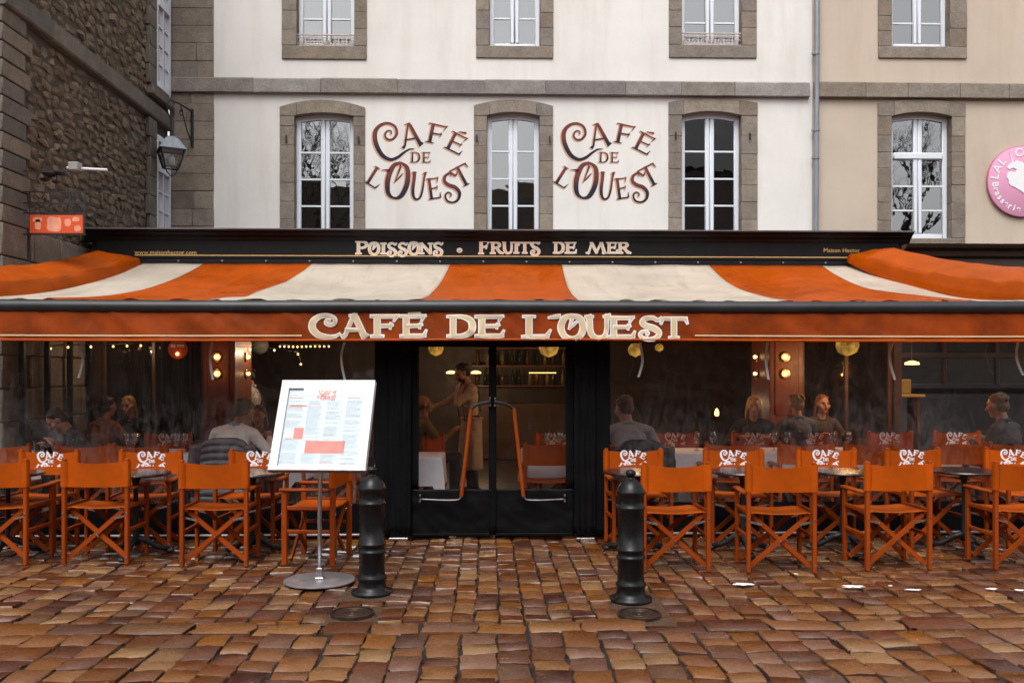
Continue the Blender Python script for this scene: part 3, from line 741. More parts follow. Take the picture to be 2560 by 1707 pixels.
m = MB(); m.rbox(xb0, XE, FY - .15, FY + .09, 0, FZ(985), .01); m.rbox(xb0, XE, FY - .12, FY + .09, FZ(972), FZ(960), .01); m.build('stall_riser', M_sage, beige)
m = MB(); m.rbox(xb0, XE, FY - .02, FY + .06, FZ(895), FZ(882), .01)
for k in range(9): m.rbox(xb0 + .9 * k, xb0 + .9 * k + .07, FY - .01, FY + .06, FZ(960), zc - .41, .01)
w_ = m.build('shop_window', M_dark_wood, beige)
for k in range(8): MB().box(xb0 + .9 * k + .07, xb0 + .9 * k + .9, FY + .02, FY + .028, FZ(960), FZ(895)).build('pane', M_pane, w_)
m = MB(); a = P(2440, 668, 13.5); b = P(2600, 685, 13.5); m.tube([a + (b - a) * t + Vector((0, 0, -.03 * 4 * t * (1 - t))) for t in (0, .25, .5, .75, 1)], .006, 5); m.tube([P(2395, 660, 13.4), P(2640, 690, 13.4)], .005, 5)
tag(m.build('overhead_cable', M_steel_dull), 'thin pale cable strung under the brown cornice at the right', 'cable')
# pink round sign
pc = P(2551, 455, FY); RS = .585
sg = thing('round_sign', (pc.x, FY, pc.z - RS), 'pink round brasserie sign with white rearing horse on beige wall', 'sign')
m = MB(); m.lathe([(0.0001, 0), (RS - .02, 0), (RS, -.012), (RS, -.05), (RS - .01, -.055), (.0001, -.055)], (pc.x, FY - .004, pc.z), 48, Matrix.Rotation(R(-90), 4, 'X').to_3x3()); m.build('disc', M_pink, sg, smooth='auto')
m = MB(); m.lathe([(RS - .012, -.052), (RS + .012, -.05), (RS + .012, -.01), (RS - .012, -.006)], (pc.x, FY - .004, pc.z), 48, Matrix.Rotation(R(-90), 4, 'X').to_3x3()); m.build('rim', simple('rose_rim', (0.55, 0.17, 0.27), .4), sg, smooth='auto')
yf = FY - .066
def arc_text(word, r, a0, step, size, inward, name):
    for i, ch in enumerate(word):
        if ch == ' ': continue
        a = a0 + step * i
        cu = bpy.data.curves.new('t', 'FONT'); cu.body = ch; cu.size = size; cu.align_x = 'CENTER'; cu.offset = .004
        to = bpy.data.objects.new('t', cu); col.objects.link(to)
        me = bpy.data.meshes.new_from_object(to.evaluated_get(bpy.context.evaluated_depsgraph_get())); bpy.data.objects.remove(to)
        ang = R(a); cx, cz = math.cos(ang) * r, math.sin(ang) * r
        rot = ang - math.pi / 2 if not inward else ang + math.pi / 2
        mbs = MB(); mbs.add([(pc.x + cx + v.co.x * math.cos(rot) - v.co.y * math.sin(rot), yf, pc.z + cz + v.co.x * math.sin(rot) + v.co.y * math.cos(rot)) for v in me.vertices], [tuple(p.vertices) for p in me.polygons])
        mbs.build(name, M_letter_white, sg, fix=False)
arc_text('LAL', .42, 171, -17, .19, False, 'letter')
arc_text('CORNE', .42, 98, -17, .19, False, 'letter')
arc_text('Brasserie', .52, 187, 9.3, .15, True, 'letter')
def sp(px, py): return ((px - 1732) / 2.24 * FY / FPX - .005, (1020 - py) / 2.24 * FY / FPX)       # emblem drawn from its outline
body = [(1655, 848), (1683, 915), (1700, 903), (1735, 915), (1760, 950), (1790, 1000), (1830, 1020), (1860, 1060), (1850, 1110), (1868, 1150), (1850, 1170), (1835, 1120), (1800, 1090), (1790, 1140), (1770, 1165), (1765, 1110), (1745, 1090), (1722, 1075), (1690, 1055), (1668, 1048), (1655, 1035), (1652, 1010), (1640, 1000), (1648, 970), (1665, 965), (1690, 970), (1700, 955), (1680, 945), (1655, 955), (1643, 942), (1662, 920), (1672, 912)]
m = MB(); pts = [sp(*q) for q in body]; m.prism([(pc.x + x_, pc.z + z_) for x_, z_ in pts], 'y', yf - .003, yf + .003)
o = m.build('horse_emblem', M_letter_white, sg)
bm = bmesh.new(); bm.from_mesh(o.data); bmesh.ops.triangulate(bm, faces=bm.faces); bm.to_mesh(o.data); bm.free()

# ------------------------------------------------------------------ drainpipe on the seam of the two houses
dp = thing('drainpipe', (FX(2036), FY - .07, 3.3), 'grey zinc drainpipe between the cream house and the beige house', 'drainpipe')
m = MB(); xp = FX(2036); m.tube([(xp + .02, FY - .085, 10.9), (xp + .012, FY - .085, 7), (xp, FY - .085, 5), (xp - .012, FY - .085, 3.3)], .043, 10); m.build('pipe', M_zinc, dp, smooth='auto')
for py in (132, 324, 393):
    z = FZ(py); m = MB(); m.lathe([(.045, -.018), (.056, -.018), (.056, .018), (.045, .018)], (xp, FY - .085, z), 12); m.box(xp - .02, xp + .02, FY - .05, FY + .01, z - .012, z + .012); m.box(xp - .075, xp - .05, FY - .1, FY - .06, z - .014, z + .014); m.build('bracket', M_zinc, dp)

# ================================================================== stone house along the left
XW, YN = -5.25, 9.81
sh = thing('stone_house', (XW, YN, 0), 'old dark stone building at left with rubble side wall and coursed corner', 'building')
m = MB(); m.box(-16, XW - .03, YN + .02, FY - .04, 0, 10.5); m.build('rubble_backing', M_mortar, sh)
rl = random.Random(5)
# near corner: coursed dressed blocks with open joints
z = 0.0; k = 0
while z < 9.6:
    h = .195 if z > 2.9 else .36
    L = (.62 if k % 2 else .50) + rl.uniform(-.03, .03)
    m = MB(); m.rbox(XW - .65, XW + .03, YN, YN + L, z + .007, z + h - .007, .010); m.build('corner_block', M_dark_stone, sh, smooth='auto')
    z += h; k += 1
# dressed ashlar low down behind the terrace
z = 0.0; k = 0
while z < 2.9:
    y = YN + .72 + (k % 2) * .3; first = True
    m = MB(); m.rbox(XW - .3, XW + .012, YN + .64, y - .006, z + .006, z + .354, .012); m.build('ashlar_block', M_granite, sh, smooth='auto')
    while y < FY - .1:
        L = rl.uniform(.6, .95); L = min(L, FY - .06 - y)
        m = MB(); m.rbox(XW - .3, XW + .012 + rl.uniform(0, .01), y + .006, y + L - .006, z + .006, z + .354, .012); m.build('ashlar_block', M_granite, sh, smooth='auto'); y += L
    z += .36; k += 1
# string band
y = YN - .02
while y < FY - .1:
    L = min(rl.uniform(.9, 1.5), FY - .06 - y)
    m = MB(); m.prism([(XW - .2, 5.57), (XW + .06, 5.57), (XW + .08, 5.59), (XW + .08, 5.79), (XW + .03, 5.83), (XW - .2, 5.83)], 'y', y + .004, y + L - .004); m.build('string_course_stone', M_dark_stone, sh); y += L
# rubble stones, each lumpy and proud of the mortar
def rub(rr):
    n = rr.choice((6, 7, 7, 8)); pts = []
    for i in range(n):
        a = 2 * math.pi * (i + rr.uniform(-.2, .2)) / n; c, s_ = math.cos(a), math.sin(a)
        q = 1 / max(abs(c), abs(s_)) ** .62
        pts.append((.5 * c * q * rr.uniform(.78, 1.05), .5 * s_ * q * rr.uniform(.78, 1.08)))
    vs = [(0, p[0], p[1]) for p in pts] + [(rr.uniform(.55, .9), p[0] * .86, p[1] * .84) for p in pts] + [(rr.uniform(.9, 1.2), rr.uniform(-.1, .1), rr.uniform(-.1, .1))]
    fs = [(i, (i + 1) % n, n + (i + 1) % n, n + i) for i in range(n)] + [(n + i, n + (i + 1) % n, 2 * n) for i in range(n)]
    return vs, fs
RV = [rub(rl) for _ in range(30)]; RM = [MB().add(*v).mesh('rubble_stone', M_rubble, smooth='auto') for v in RV]
stones = []
z = 2.92
while z < 8.6:
    h = rl.uniform(.075, .135)
    if 5.50 < z + h / 2 < 5.85: z += .05; continue
    y = YN + .55 + rl.uniform(0, .1)
    while y < 14.0:
        L = rl.uniform(.12, .34) * (1 if rl.random() > .12 else .5)
        stones.append((y + L / 2, z + h / 2 + rl.uniform(-.035, .035), L * 1.02, h * rl.uniform(.95, 1.18), rl.uniform(.015, .045))); y += L + .012
    z += h
vis = sorted([q for q in stones if q[1] < 1.62 + 940 * q[0] / 2250], key=lambda q: -q[2] * q[3] / q[0] ** 3)
ids = set(id(q) for q in vis[:300]); m = MB()
for q in stones:
    k = rl.randrange(30); a = rl.uniform(-.2, .2)
    if id(q) in ids:
        o = link('rubble_stone', RM[k], sh, (0, 0, 0)); o.location = Vector((XW - .035, q[0], q[1])) - off_of(sh); o.scale = (q[4], q[2], q[3]); o.rotation_euler = (a, 0, 0)
    else:
        c, s_ = math.cos(a), math.sin(a)
        m.add([(XW - .035 + x_ * q[4], q[0] + y_ * q[2] * c - z_ * q[3] * s_, q[1] + y_ * q[2] * s_ + z_ * q[3] * c) for x_, y_, z_ in RV[k][0]], RV[k][1])
tag(m.build('rubble_stones', M_rubble, sh, smooth='auto'), kind='stuff')
# side windows close to the far corner
for z0, z1 in ((6.12, 9.2), (3.5, 5.36)):
    ya, yb = 14.27, 14.90
    m = MB(); xf = XW + .012
    m.box(xf - .02, xf + .035, ya, ya + .07, z0, z1); m.box(xf - .02, xf + .035, yb - .07, yb, z0, z1); m.box(xf - .02, xf + .04, ya + .07, yb - .07, z0, z0 + .09); m.box(xf - .02, xf + .04, ya + .07, yb - .07, z1 - .09, z1)
    ym = (ya + yb) / 2; m.box(xf - .02, xf + .028, ym - .02, ym + .02, z0 + .09, z1 - .09)
    tz = z0 + .09 + 1.2
    if tz < z1 - .2: m.box(xf - .02, xf + .05, ya + .07, yb - .07, tz, tz + .12)
    zz = z0 + .09 + .30
    while zz < z1 - .15:
        if abs(zz - tz) > .12: m.box(xf - .015, xf + .02, ya + .07, yb - .07, zz - .012, zz + .012)
        zz += .30
    w = m.build('window', M_pvc_white, sh)
    for a, b in ((ya + .07, ym - .02), (ym + .02, yb - .07)):
        p = MB(); p.box(xf - .012, xf - .004, a, b, z0 + .09, z1 - .09); p.build('pane', M_pane, w)
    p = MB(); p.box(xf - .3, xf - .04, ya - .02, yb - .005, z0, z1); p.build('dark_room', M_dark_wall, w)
    z = z0 - .05
    while z < z1 + .1:
        p = MB(); p.rbox(XW - .02, XW + .055, ya - .26 - rl.uniform(0, .06), ya - .004, z + .004, z + .296, .01); p.build('surround_stone', M_dark_stone, w, smooth='auto'); z += .3
    p = MB(); p.rbox(XW - .02, XW + .09, ya - .26, yb + .02, z0 - .2, z0 - .055, .012); p.build('sill', M_dark_stone, w, smooth='auto')

# ------------------------------------------------------------------ lantern on its scrolled arm, reaching out from the quoin pier
lw0 = P(481, 281, FY - .03); lw1 = P(481, 360, FY - .03); lt = P(428, 330, 14.12)
ln = thing('wall_lantern', (lt.x, lt.y, P(428, 441, 14.12).z), 'black four sided street lantern on scrolled iron arm at left stone pier', 'lantern')
m = MB(); m.rbox(lw0.x - .025, lw0.x + .025, FY - .055, FY - .03, lw1.z - .06, lw0.z + .05, .008)
tip = P(428, 252, 14.12)
m.tube([(lw0.x, FY - .05, lw0.z)] + [Vector((lw0.x, FY - .05, lw0.z)).lerp(tip, t) + Vector((0, 0, .02 * math.sin(math.pi * t))) for t in (.3, .6, .85, 1)], .014, 6)
base = Vector((lw1.x, FY - .05, lw1.z)); mid = Vector((lw0.x, FY - .05, lw0.z)).lerp(tip, .55)
m.tube([base, base.lerp(mid, .35) + Vector((0, -.05, -.02)), base.lerp(mid, .7) + Vector((0, -.03, -.01)), mid], .011, 6)
d = (tip - Vector((lw0.x, FY - .05, lw0.z))); d.z = 0; d.normalize()
def scroll(c, r0, turns, sgn, a0): return [c + d * (math.cos(a0 + sgn * t) * r0 * (1 - .75 * t / (turns * 6.283))) + Vector((0, 0, math.sin(a0 + sgn * t) * r0 * (1 - .75 * t / (turns * 6.283)))) for t in [turns * 6.283 * k / 22 for k in range(23)]]
m.tube(scroll(tip + Vector((0, 0, -.16)), .16, 1.3, -1, math.pi / 2), .011, 6)
m.tube(scroll(mid + Vector((0, 0, -.10)), .08, 1.2, 1, math.pi / 2), .009, 6)
m.tube([tip + Vector((0, 0, -.1)), Vector((tip.x, tip.y, P(428, 345, 14.12).z))], .012, 6)
m.build('arm', M_iron, ln)
def LZ(py): return P(428, py, 14.12).z
rz = R(28)
def sq4(w, z): return [(lt.x + w * math.cos(rz + math.pi / 4 + k * math.pi / 2), lt.y + w * math.sin(rz + math.pi / 4 + k * math.pi / 2), z) for k in range(4)]
def frus(m, w0, z0, w1, z1):
    m.add(sq4(w0, z0) + sq4(w1, z1), [(0, 1, 5, 4), (1, 2, 6, 5), (2, 3, 7, 6), (3, 0, 4, 7), (0, 3, 2, 1), (4, 5, 6, 7)])
m = MB(); frus(m, .26, LZ(372), .13, LZ(348)); frus(m, .275, LZ(376), .265, LZ(372)); frus(m, .10, LZ(347), .09, LZ(343)); m.build('roof', M_zinc, ln)
m = MB()
A, B = sq4(.245, LZ(377)), sq4(.145, LZ(420))
for k in range(4):
    m.bar(A[k], B[k], .022, .022); m.bar(B[k], B[(k + 1) % 4], .02, .02); m.bar(A[k], A[(k + 1) % 4], .02, .02)
m.tube([Vector(B[0]), Vector((lt.x + (B[0][0] - lt.x) * .8, lt.y + (B[0][1] - lt.y) * .8, LZ(432))), Vector((lt.x, lt.y, LZ(441))), Vector((lt.x + (B[2][0] - lt.x) * .8, lt.y + (B[2][1] - lt.y) * .8, LZ(432))), Vector(B[2])], .01, 6)
m.build('cage', M_iron, ln)
for k in range(4):
    p = MB(); c = Vector((lt.x, lt.y, 0)); q = [Vector(A[k]), Vector(A[(k + 1) % 4]), Vector(B[(k + 1) % 4]), Vector(B[k])]
    p.add([v.lerp(Vector((lt.x, lt.y, v.z)), .03) for v in q], [(0, 1, 2, 3)]); p.build('glass', M_lantern_glass, ln)
m = MB(); m.lathe([(.0001, LZ(414)), (.055, LZ(412)), (.06, LZ(396)), (.03, LZ(388)), (.0001, LZ(386))], (lt.x, lt.y, 0), 10); m.build('lamp', M_letter_white, ln, smooth=True)

# ------------------------------------------------------------------ hanging sign on an iron bracket, with its spotlight
YS = 10.25
a, b = P(75, 538, YS), P(208, 584, YS)
hs = thing('hanging_sign', (XW, YS, b.z), 'orange painted sign board hanging from a wrought iron bracket on the left wall', 'sign')
m = MB(); m.rbox(a.x, b.x, YS - .012, YS + .012, b.z, a.z, .004); m.build('board', M_sign_orange, hs)
rr = random.Random(2)
for x0, x1, z0, z1 in ((.10, .22, .12, .80), (.32, .62, .05, .95), (.66, .78, .35, .85), (.83, .97, .08, .45), (.80, .95, .62, .92), (.05, .25, .6, .9)):
    n = 14; cx, cz, rx, rz_ = (x0 + x1) / 2, (z0 + z1) / 2, (x1 - x0) / 2, (z1 - z0) / 2
    p = MB(); W_, H_ = b.x - a.x, a.z - b.z
    pts = [(cx + rx * math.copysign(abs(math.cos(t)) ** .6, math.cos(t)) * rr.uniform(.8, 1.05), cz + rz_ * math.copysign(abs(math.sin(t)) ** .6, math.sin(t)) * rr.uniform(.75, 1.0)) for t in [2 * math.pi * q / n for q in range(n)]]
    p.add([(a.x + cx * W_, YS - .0145, b.z + cz * H_)] + [(a.x + u * W_, YS - .0145, b.z + v * H_) for u, v in pts], [(0, 1 + q, 1 + (q + 1) % n) for q in range(n)]); p.build('worn_lettering', M_sign_pale, hs, fix=False)
m = MB()
def L3(px, py): return P(px, py, YS)
xr = P(215, 480, YS).x
for py in (480, 508, 533, 586): q = L3(100, py); m.bar((XW, YS, q.z), (xr, YS, q.z), .014, .014)
for px in (75, 125, 175, 211): m.bar(L3(px, 480), L3(px, 586 if px in (75, 211) else 536), .012, .012, (0, 1, 0))
for k in range(6):
    c = L3(88 + k * 22, 494)
    m.tube([c + Vector((.035 * (1 - t / 10) * math.cos(t * .8), 0, .035 * (1 - t / 10) * math.sin(t * .8))) for t in range(10)], .006, 5)
    c = L3(88 + k * 22, 521); m.tube([c + Vector((-.04 * (1 - t / 10) * math.cos(t * .8), 0, .04 * (1 - t / 10) * math.sin(t * .8))) for t in range(10)], .006, 5)
for px, py, s_ in ((125, 445, .09), (150, 440, .07), (112, 455, .06), (140, 460, .05)):
    c = L3(px, py); m.lathe([(.0001, 0), (s_ * .6, s_ * .2), (s_, s_ * .5), (s_ * .5, s_ * .8), (.0001, s_)], c, 7)
m.bar(L3(142, 480), L3(142, 430), .014, .014, (0, 1, 0)); m.bar((XW, YS, L3(100, 429).z), L3(178, 428), .012, .012)
for px0, py0, px1, py1 in ((20, 600, 130, 500), (90, 590, 200, 640)): m.bar(L3(px0 + 50, py0), L3(px1, py1), .008, .008)
m.build('bracket', M_iron, hs)
spot = thing('sign_spotlight', L3(190, 430), 'small pale grey spotlight box with white tube above the orange hanging sign', 'spotlight')
m = MB(); c = L3(191, 419); m.rbox(c.x - .055, c.x + .055, YS - .09, YS + .03, c.z - .048, c.z + .048, .01); m.build('housing', simple('grey_housing', (.25, .245, .23), .5), spot)
m = MB(); m.tube([L3(168, 420), L3(268, 425)], .016, 8); m.build('tube', M_frame_white, spot)

# ================================================================== across the square: the rampart, a house and bare trees that the panes reflect
rp = tag(MB().box(-70, 8.5, -20, -17, 0, 10.6).box(-70, 8.5, -17.6, -17, 10.6, 11.5).box(18.6, 70, -20, -17, 0, 9.0).build('rampart', M_dark_stone), 'long dark stone rampart across the square, seen only as a reflection', 'wall')
oh = thing('opposite_house', (20, -18, 0), 'tall dark house across the square, seen only in the window panes', 'building')
m = MB(); m.box(9, 18, -26, -17, 0, 12.2); m.build('wall', M_dark_stone, oh)
m = MB(); m.prism([(-27, 12.2), (-16.6, 12.2), (-21.8, 17.5)], 'x', 8.8, 18.2); m.build('roof', M_roof_slate, oh)
def tree(x, y, h, seed, label, spread=1.0):
    rt = random.Random(seed); root = thing('bare_tree', (x, y, 0), label, 'tree', 'bare trees across the square')
    tr, bmn = MB(), MB()
    tr.tube([(x, y, 0), (x + .05, y, h * .12), (x, y + .06, h * .25), (x + .03, y, h * .36)], [.34, .27, .24, .22], 9)
    def grow(p, d, L, r, lev):
        pts = [p]; q = p.copy(); dd = d.copy()
        for k in range(4):
            dd = (dd + Vector((rt.uniform(-.16, .16), rt.uniform(-.16, .16), rt.uniform(-.02, .14)))).normalized(); q = q + dd * (L / 4); pts.append(q.copy())
        bmn.tube(pts, [r * (1 - .16 * k) for k in range(5)], 6 if lev < 2 else 4, cap=False)
        if lev >= 4: return
        for k in range(rt.choice((3, 4))):
            b0 = pts[rt.choice((2, 3, 4))]; ax = Vector((rt.uniform(-1, 1), rt.uniform(-1, 1), rt.uniform(-.2, .5))).normalized()
            nd = (dd * .8 + ax * rt.uniform(.35, .75) * spread + Vector((0, 0, .18))).normalized()
            grow(b0, nd, L * rt.uniform(.58, .8), r * .5, lev + 1)
    for k in range(5):
        a = 2 * math.pi * k / 5 + rt.uniform(-.3, .3)
        grow(Vector((x, y, h * .33)), Vector((math.cos(a) * .55 * spread, math.sin(a) * .55 * spread, .9)).normalized(), h * .27, .14, 0)
    tr.build('trunk', M_bark, root, smooth=True); bmn.build('crown', M_bark, root, smooth=True)
tree(-8.3, -11.5, 15.0, 4, 'tall bare tree across the square, reflected in the left cafe window')
tree(17.0, -9.5, 15.0, 8, 'bare spreading tree across the square, reflected in the beige house panes', 1.15)
# ================================================================== the shop front under the awning
YB = 11.7
def BZ(py): return P(1280, py, YB).z
fr = thing('shop_front', (0, YB, 0), 'black fascia with fish and seafood lettering above the orange cafe interior', 'shop front')
xl, xr = P(239, 620, YB).x, P(2247, 620, YB).x
z_top, z_ct, z_gold, z_rail, z_bot = BZ(577), BZ(593), BZ(641), BZ(650), BZ(664)
m = MB(); m.rbox(xl, xr, YB, YB + .25, z_rail, z_ct - .004, .01); m.build('fascia_board', M_black_paint, fr)
prof = [(YB + .3, z_ct - .06), (YB - .005, z_ct - .06), (YB - .02, z_ct - .045), (YB - .03, z_ct - .02), (YB - .075, z_ct + .005), (YB - .095, z_ct + .03), (YB - .135, z_ct + .045), (YB - .14, z_top - .018), (YB + .3, z_top - .018)]
m = MB(); m.prism(prof, 'x', xl - .14, xr + .14); m.build('cornice', M_black_paint, fr)
x = xl - .15
rr = random.Random(9)
while x < xr + .15:
    L = min(rr.uniform(1.6, 2.2), xr + .15 - x); m = MB(); m.prism([(YB - .155, z_top - .02 + rr.uniform(-.002, .002)), (YB - .155, z_top - .004), (FY - .03, z_top + .06), (FY - .03, z_top + .045), (YB - .1, z_top - .016)], 'x', x, x + L - .002); m.build('lead_sheet', M_plum_lead, fr); x += L
m = MB(); m.rbox(xl, xr, YB - .02, YB + .2, z_bot, z_rail - .003, .012); m.build('lower_rail', M_black_paint, fr)
m = MB(); x = xl + .5
while x < xr: m.lathe([(.0001, -.012), (.012, -.01), (.014, 0)], (x, YB - .02, (z_rail + z_bot) / 2 + .01), 8, Matrix.Rotation(R(-90), 4, 'X').to_3x3()); x += .56
m.build('screws', M_steel_dull, fr)
m = MB(); m.box(P(337, 645, YB).x, P(2145, 637, YB).x, YB - .004, YB - .001, z_gold - .006, z_gold + .006); m.build('gold_line', M_gold, fr)
def px_letters(items, Yd, py_base):
    out = []
    for ch, x0, x1, y0, y1 in items:
        w0, st = glyph(ch); out.append(fit(st, w0, x0, -y1, x1, -y0))
    return out
def pxfn(Yd, lift=0.0):
    def fn(x_, y_, d):
        p = P(x_, -y_, Yd); p.y = Yd - .003 - d - lift; return p
    return fn
def c6(l): return [(ch, 860 + a / 2.735, 860 + b / 2.735, 560 + c / 2.735, 560 + d / 2.735) for ch, a, b, c, d in l]
items = c6([('P', 80, 166, 118, 205), ('O', 166, 246, 130, 206), ('I', 250, 290, 132, 205), ('S', 294, 360, 130, 216), ('S', 366, 434, 130, 216), ('O', 437, 518, 128, 206), ('N', 520, 606, 132, 204), ('S', 608, 676, 128, 214), ('.', 768, 812, 128, 210),
            ('F', 920, 998, 112, 204), ('R', 1000, 1088, 124, 202), ('U', 1084, 1160, 118, 200), ('I', 1160, 1196, 124, 200), ('T', 1194, 1278, 124, 200), ('S', 1274, 1340, 122, 210),
            ('D', 1432, 1510, 124, 200), ('E', 1512, 1590, 124, 200), ('M', 1662, 1796, 124, 200), ('E', 1796, 1870, 124, 200), ('R', 1870, 1960, 124, 200)])
g = thick(px_letters(items, YB, 0), .9)
for gl in g:
    L1 = letter_mesh('letter', [gl], pxfn(YB, .0012), M_letter_fade, fr)
    letter_mesh('letter_outline', [gl], pxfn(YB, 0), M_letter_white, L1, 1.5, grad=False)
def fasc(px, py):
    o = P(px, py, YB)
    return lambda x_, y_, d: (o.x + x_, YB - .006, o.z + y_)
bfont('www.maisonhector.com', .080, fasc(337, 636), 'web_address', M_gold, fr)
tx = bfont('Maison Hector', .080, fasc(2058, 631), 'house_name', M_gold, fr)
# piers of russet panelling, dark walls and ceiling of the room behind
def pier(x0, x1, ydepth):
    m = MB(); m.rbox(x0, x1, YB + .12, YB + ydepth, 0.02, z_bot, .012)
    for a, b in ((.15, .85), (1.05, 2.75)):
        m.rbox(x0 + .07, x1 - .07, YB + .105, YB + .125, a, b, .006)
    m.build('pier', M_red_wood, fr, smooth='auto')
LP0, LP1 = P(505, 900, 11.8).x, P(586, 900, 11.8).x
RP0, RP1 = P(1925, 900, 11.8).x, P(2010, 900, 11.8).x
pier(LP0, LP1, .95); pier(RP0, RP1, .95)
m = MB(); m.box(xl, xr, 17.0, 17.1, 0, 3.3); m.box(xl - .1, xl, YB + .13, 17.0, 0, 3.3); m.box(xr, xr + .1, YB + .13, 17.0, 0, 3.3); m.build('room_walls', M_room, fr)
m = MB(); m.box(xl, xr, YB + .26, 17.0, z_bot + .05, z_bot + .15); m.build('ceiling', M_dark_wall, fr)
# shop windows either side: dark glazing with mullions
for a, b in ((xl + .02, LP0 - .02), (RP1 + .02, xr - .02)):
    m = MB(); n = max(2, int((b - a) / .5))
    for k in range(n + 1): xx = a + (b - a) * k / n; m.rbox(xx - .025, xx + .025, YB + .2, YB + .28, .02, z_bot, .008)
    m.box(a, b, YB + .21, YB + .27, .02, .72); m.box(a, b, YB + .21, YB + .27, 2.35, 2.42)
    w = m.build('shop_window', M_dark_wood, fr)
    for k in range(n):
        p = MB(); p.box(a + (b - a) * k / n + .026, a + (b - a) * (k + 1) / n - .026, YB + .235, YB + .243, .72, 2.35); p.build('pane', M_door_pvc, w)
mc = MB()
for k in range(9):
    cx = xl + .1 + k * .16; mc.grid(lambda u, v, cx=cx: (cx + .15 * u, YB + .5 + .03 * math.sin(u * 12 + k), .05 + 2.9 * v), 10, 2)
mc.build('curtain', M_curtain, fr, smooth=True)
tag(MB().box(-9, 9, 8.86, 17.05, -.05, .015).build('terrace_floor', M_floor), kind='structure')

# warm wall lamps on the piers
def sconce(c, nrm, label, bulb=0.3):
    root = thing('wall_lamp', c - Vector((0, 0, .06)), label, 'wall lamp', 'round brass wall lamps on the russet piers')
    q = Vector(nrm).to_track_quat('Z', 'Y').to_matrix()
    m = MB(); m.lathe([(.0001, 0), (.062, .0), (.066, .012), (.058, .018), (.03, .010), (.0001, .010)], c, 20, q); m.build('dish', M_brass, root, smooth=True)
    m = MB(); m.sphere(c + Vector(nrm) * .032, .024, 10, 8); m.build('bulb', M_bulb, root, smooth=True)
    d = bpy.data.lights.new('wall_lamp_light', 'POINT'); d.energy = bulb; d.color = (1, .62, .28); d.shadow_soft_size = .03
    o = bpy.data.objects.new('wall_lamp_light', d); col.objects.link(o); o.parent = root; o.location = (c + Vector(nrm) * .10) - off_of(root)
for py, w_ in ((892, 'upper'), (934, 'lower')):
    sconce(P(542, py, YB + .09), (0, -1, 0), f'{w_} round brass lamp facing the square on the left russet pier')
    p = P(613, py, 12.35); sconce(Vector((LP1 + .006, 12.35, p.z)), (1, 0, 0), f'{w_} round brass lamp on the inner side of the left russet pier', .12)
    sconce(P(1963, py, YB + .09), (0, -1, 0), f'{w_} round brass lamp facing the square on the right russet pier')
    p = P(1897, py, 12.35); sconce(Vector((RP0 - .006, 12.35, p.z)), (-1, 0, 0), f'{w_} round brass lamp on the inner side of the right russet pier', .12)
# bar at the back of the room
bar = thing('back_bar', (.9, 16.7, 0), 'dark bottle shelves of the bar seen through the right door pane', 'bar shelves')
m = MB(); m.rbox(-.35, 1.7, 16.4, 16.9, .02, 1.05, .02); m.build('counter', M_dark_wood, bar)
for z in (1.35, 1.72, 2.05): MB().box(-.3, 1.7, 16.62, 16.95, z, z + .025).build('shelf', M_red_wood, bar)
m = MB(); m.box(.75, 1.25, 16.6, 16.62, 1.60, 1.612); m.build('light_strip', M_bulb_small, bar)
rr = random.Random(4)
M_bots = [simple('amber_bottle', (.11, .055, .01), .15), simple('green_bottle', (.02, .04, .015), .15), simple('pale_bottle', (.18, .13, .05), .15)]
bm_ = []
for k in range(3): bm_.append(MB().lathe([(.0001, 0), (.036, 0), (.036, .17), (.013, .22), (.013, .29), (.0001, .29)], (0, 0, 0), 8).mesh('bottle', M_bots[k], smooth=True))
for z, n in ((1.375, 11), (1.745, 11), (2.075, 8)):
    for k in range(n):
        o = link('bottle', bm_[rr.randrange(3)], None, Vector((-.2 + 1.75 * k / n + rr.uniform(-.03, .03), 16.74 + rr.uniform(-.05, .05), z)))
        tag(o, 'small dim bottle standing on the back bar shelves', 'bottle', 'bottles on the back bar')
d = bpy.data.lights.new('bar_light', 'POINT'); d.energy = 1.6; d.color = (1, .66, .3); d.shadow_soft_size = .03
o = bpy.data.objects.new('bar_light', d); col.objects.link(o); o.parent = bar; o.location = Vector((.9, 16.1, 2.35)) - Vector((.9, 16.7, 0))
# hanging lamps
def pendant(p, r, lab, e=6.0, shade=M_lampshade, top=2.72):
    root = thing('pendant_lamp', p, lab, 'hanging lamp')
    m = MB(); m.lathe([(.0001, r * 1.9), (r * .55, r * 1.8), (r * .95, r * 1.3), (r, r * .9), (r * .8, r * .35), (r * .45, .02), (.0001, 0)], p, 14); m.build('shade', shade, root, smooth=True)
    m = MB(); m.tube([p + Vector((0, 0, r * 1.9)), Vector((p.x, p.y, top if p.y < 11.7 else 2.95))], .008, 5); m.build('cord', M_iron, root)
    if e:
        d = bpy.data.lights.new('pendant_light', 'POINT'); d.energy = e; d.color = (1, .6, .25); d.shadow_soft_size = .03
        o = bpy.data.objects.new('pendant_light', d); col.objects.link(o); o.parent = root; o.location = (0, 0, -.12)
pendant(P(1372, 893, 13.6), .15, 'large glowing yellow lampshade at the top of the right door pane', 4)
pendant(P(1090, 890, 14.2), .12, 'dim yellow lampshade at the top of the left door pane', 6)
pendant(P(1588, 893, 10.9), .09, 'yellow lampshade left of the white strap behind the right screen', 12)
pendant(P(1648, 880, 11.2), .055, 'narrow amber lamp right of the first white strap', 3)
pendant(P(2118, 890, 11.0), .14, 'square looking yellow lampshade high behind the right screen', 12)
pendant(P(648, 886, 14.4), .15, 'grey globe lampshade high behind the left screen', 0, simple('grey_globe', (.3, .29, .27), .5))
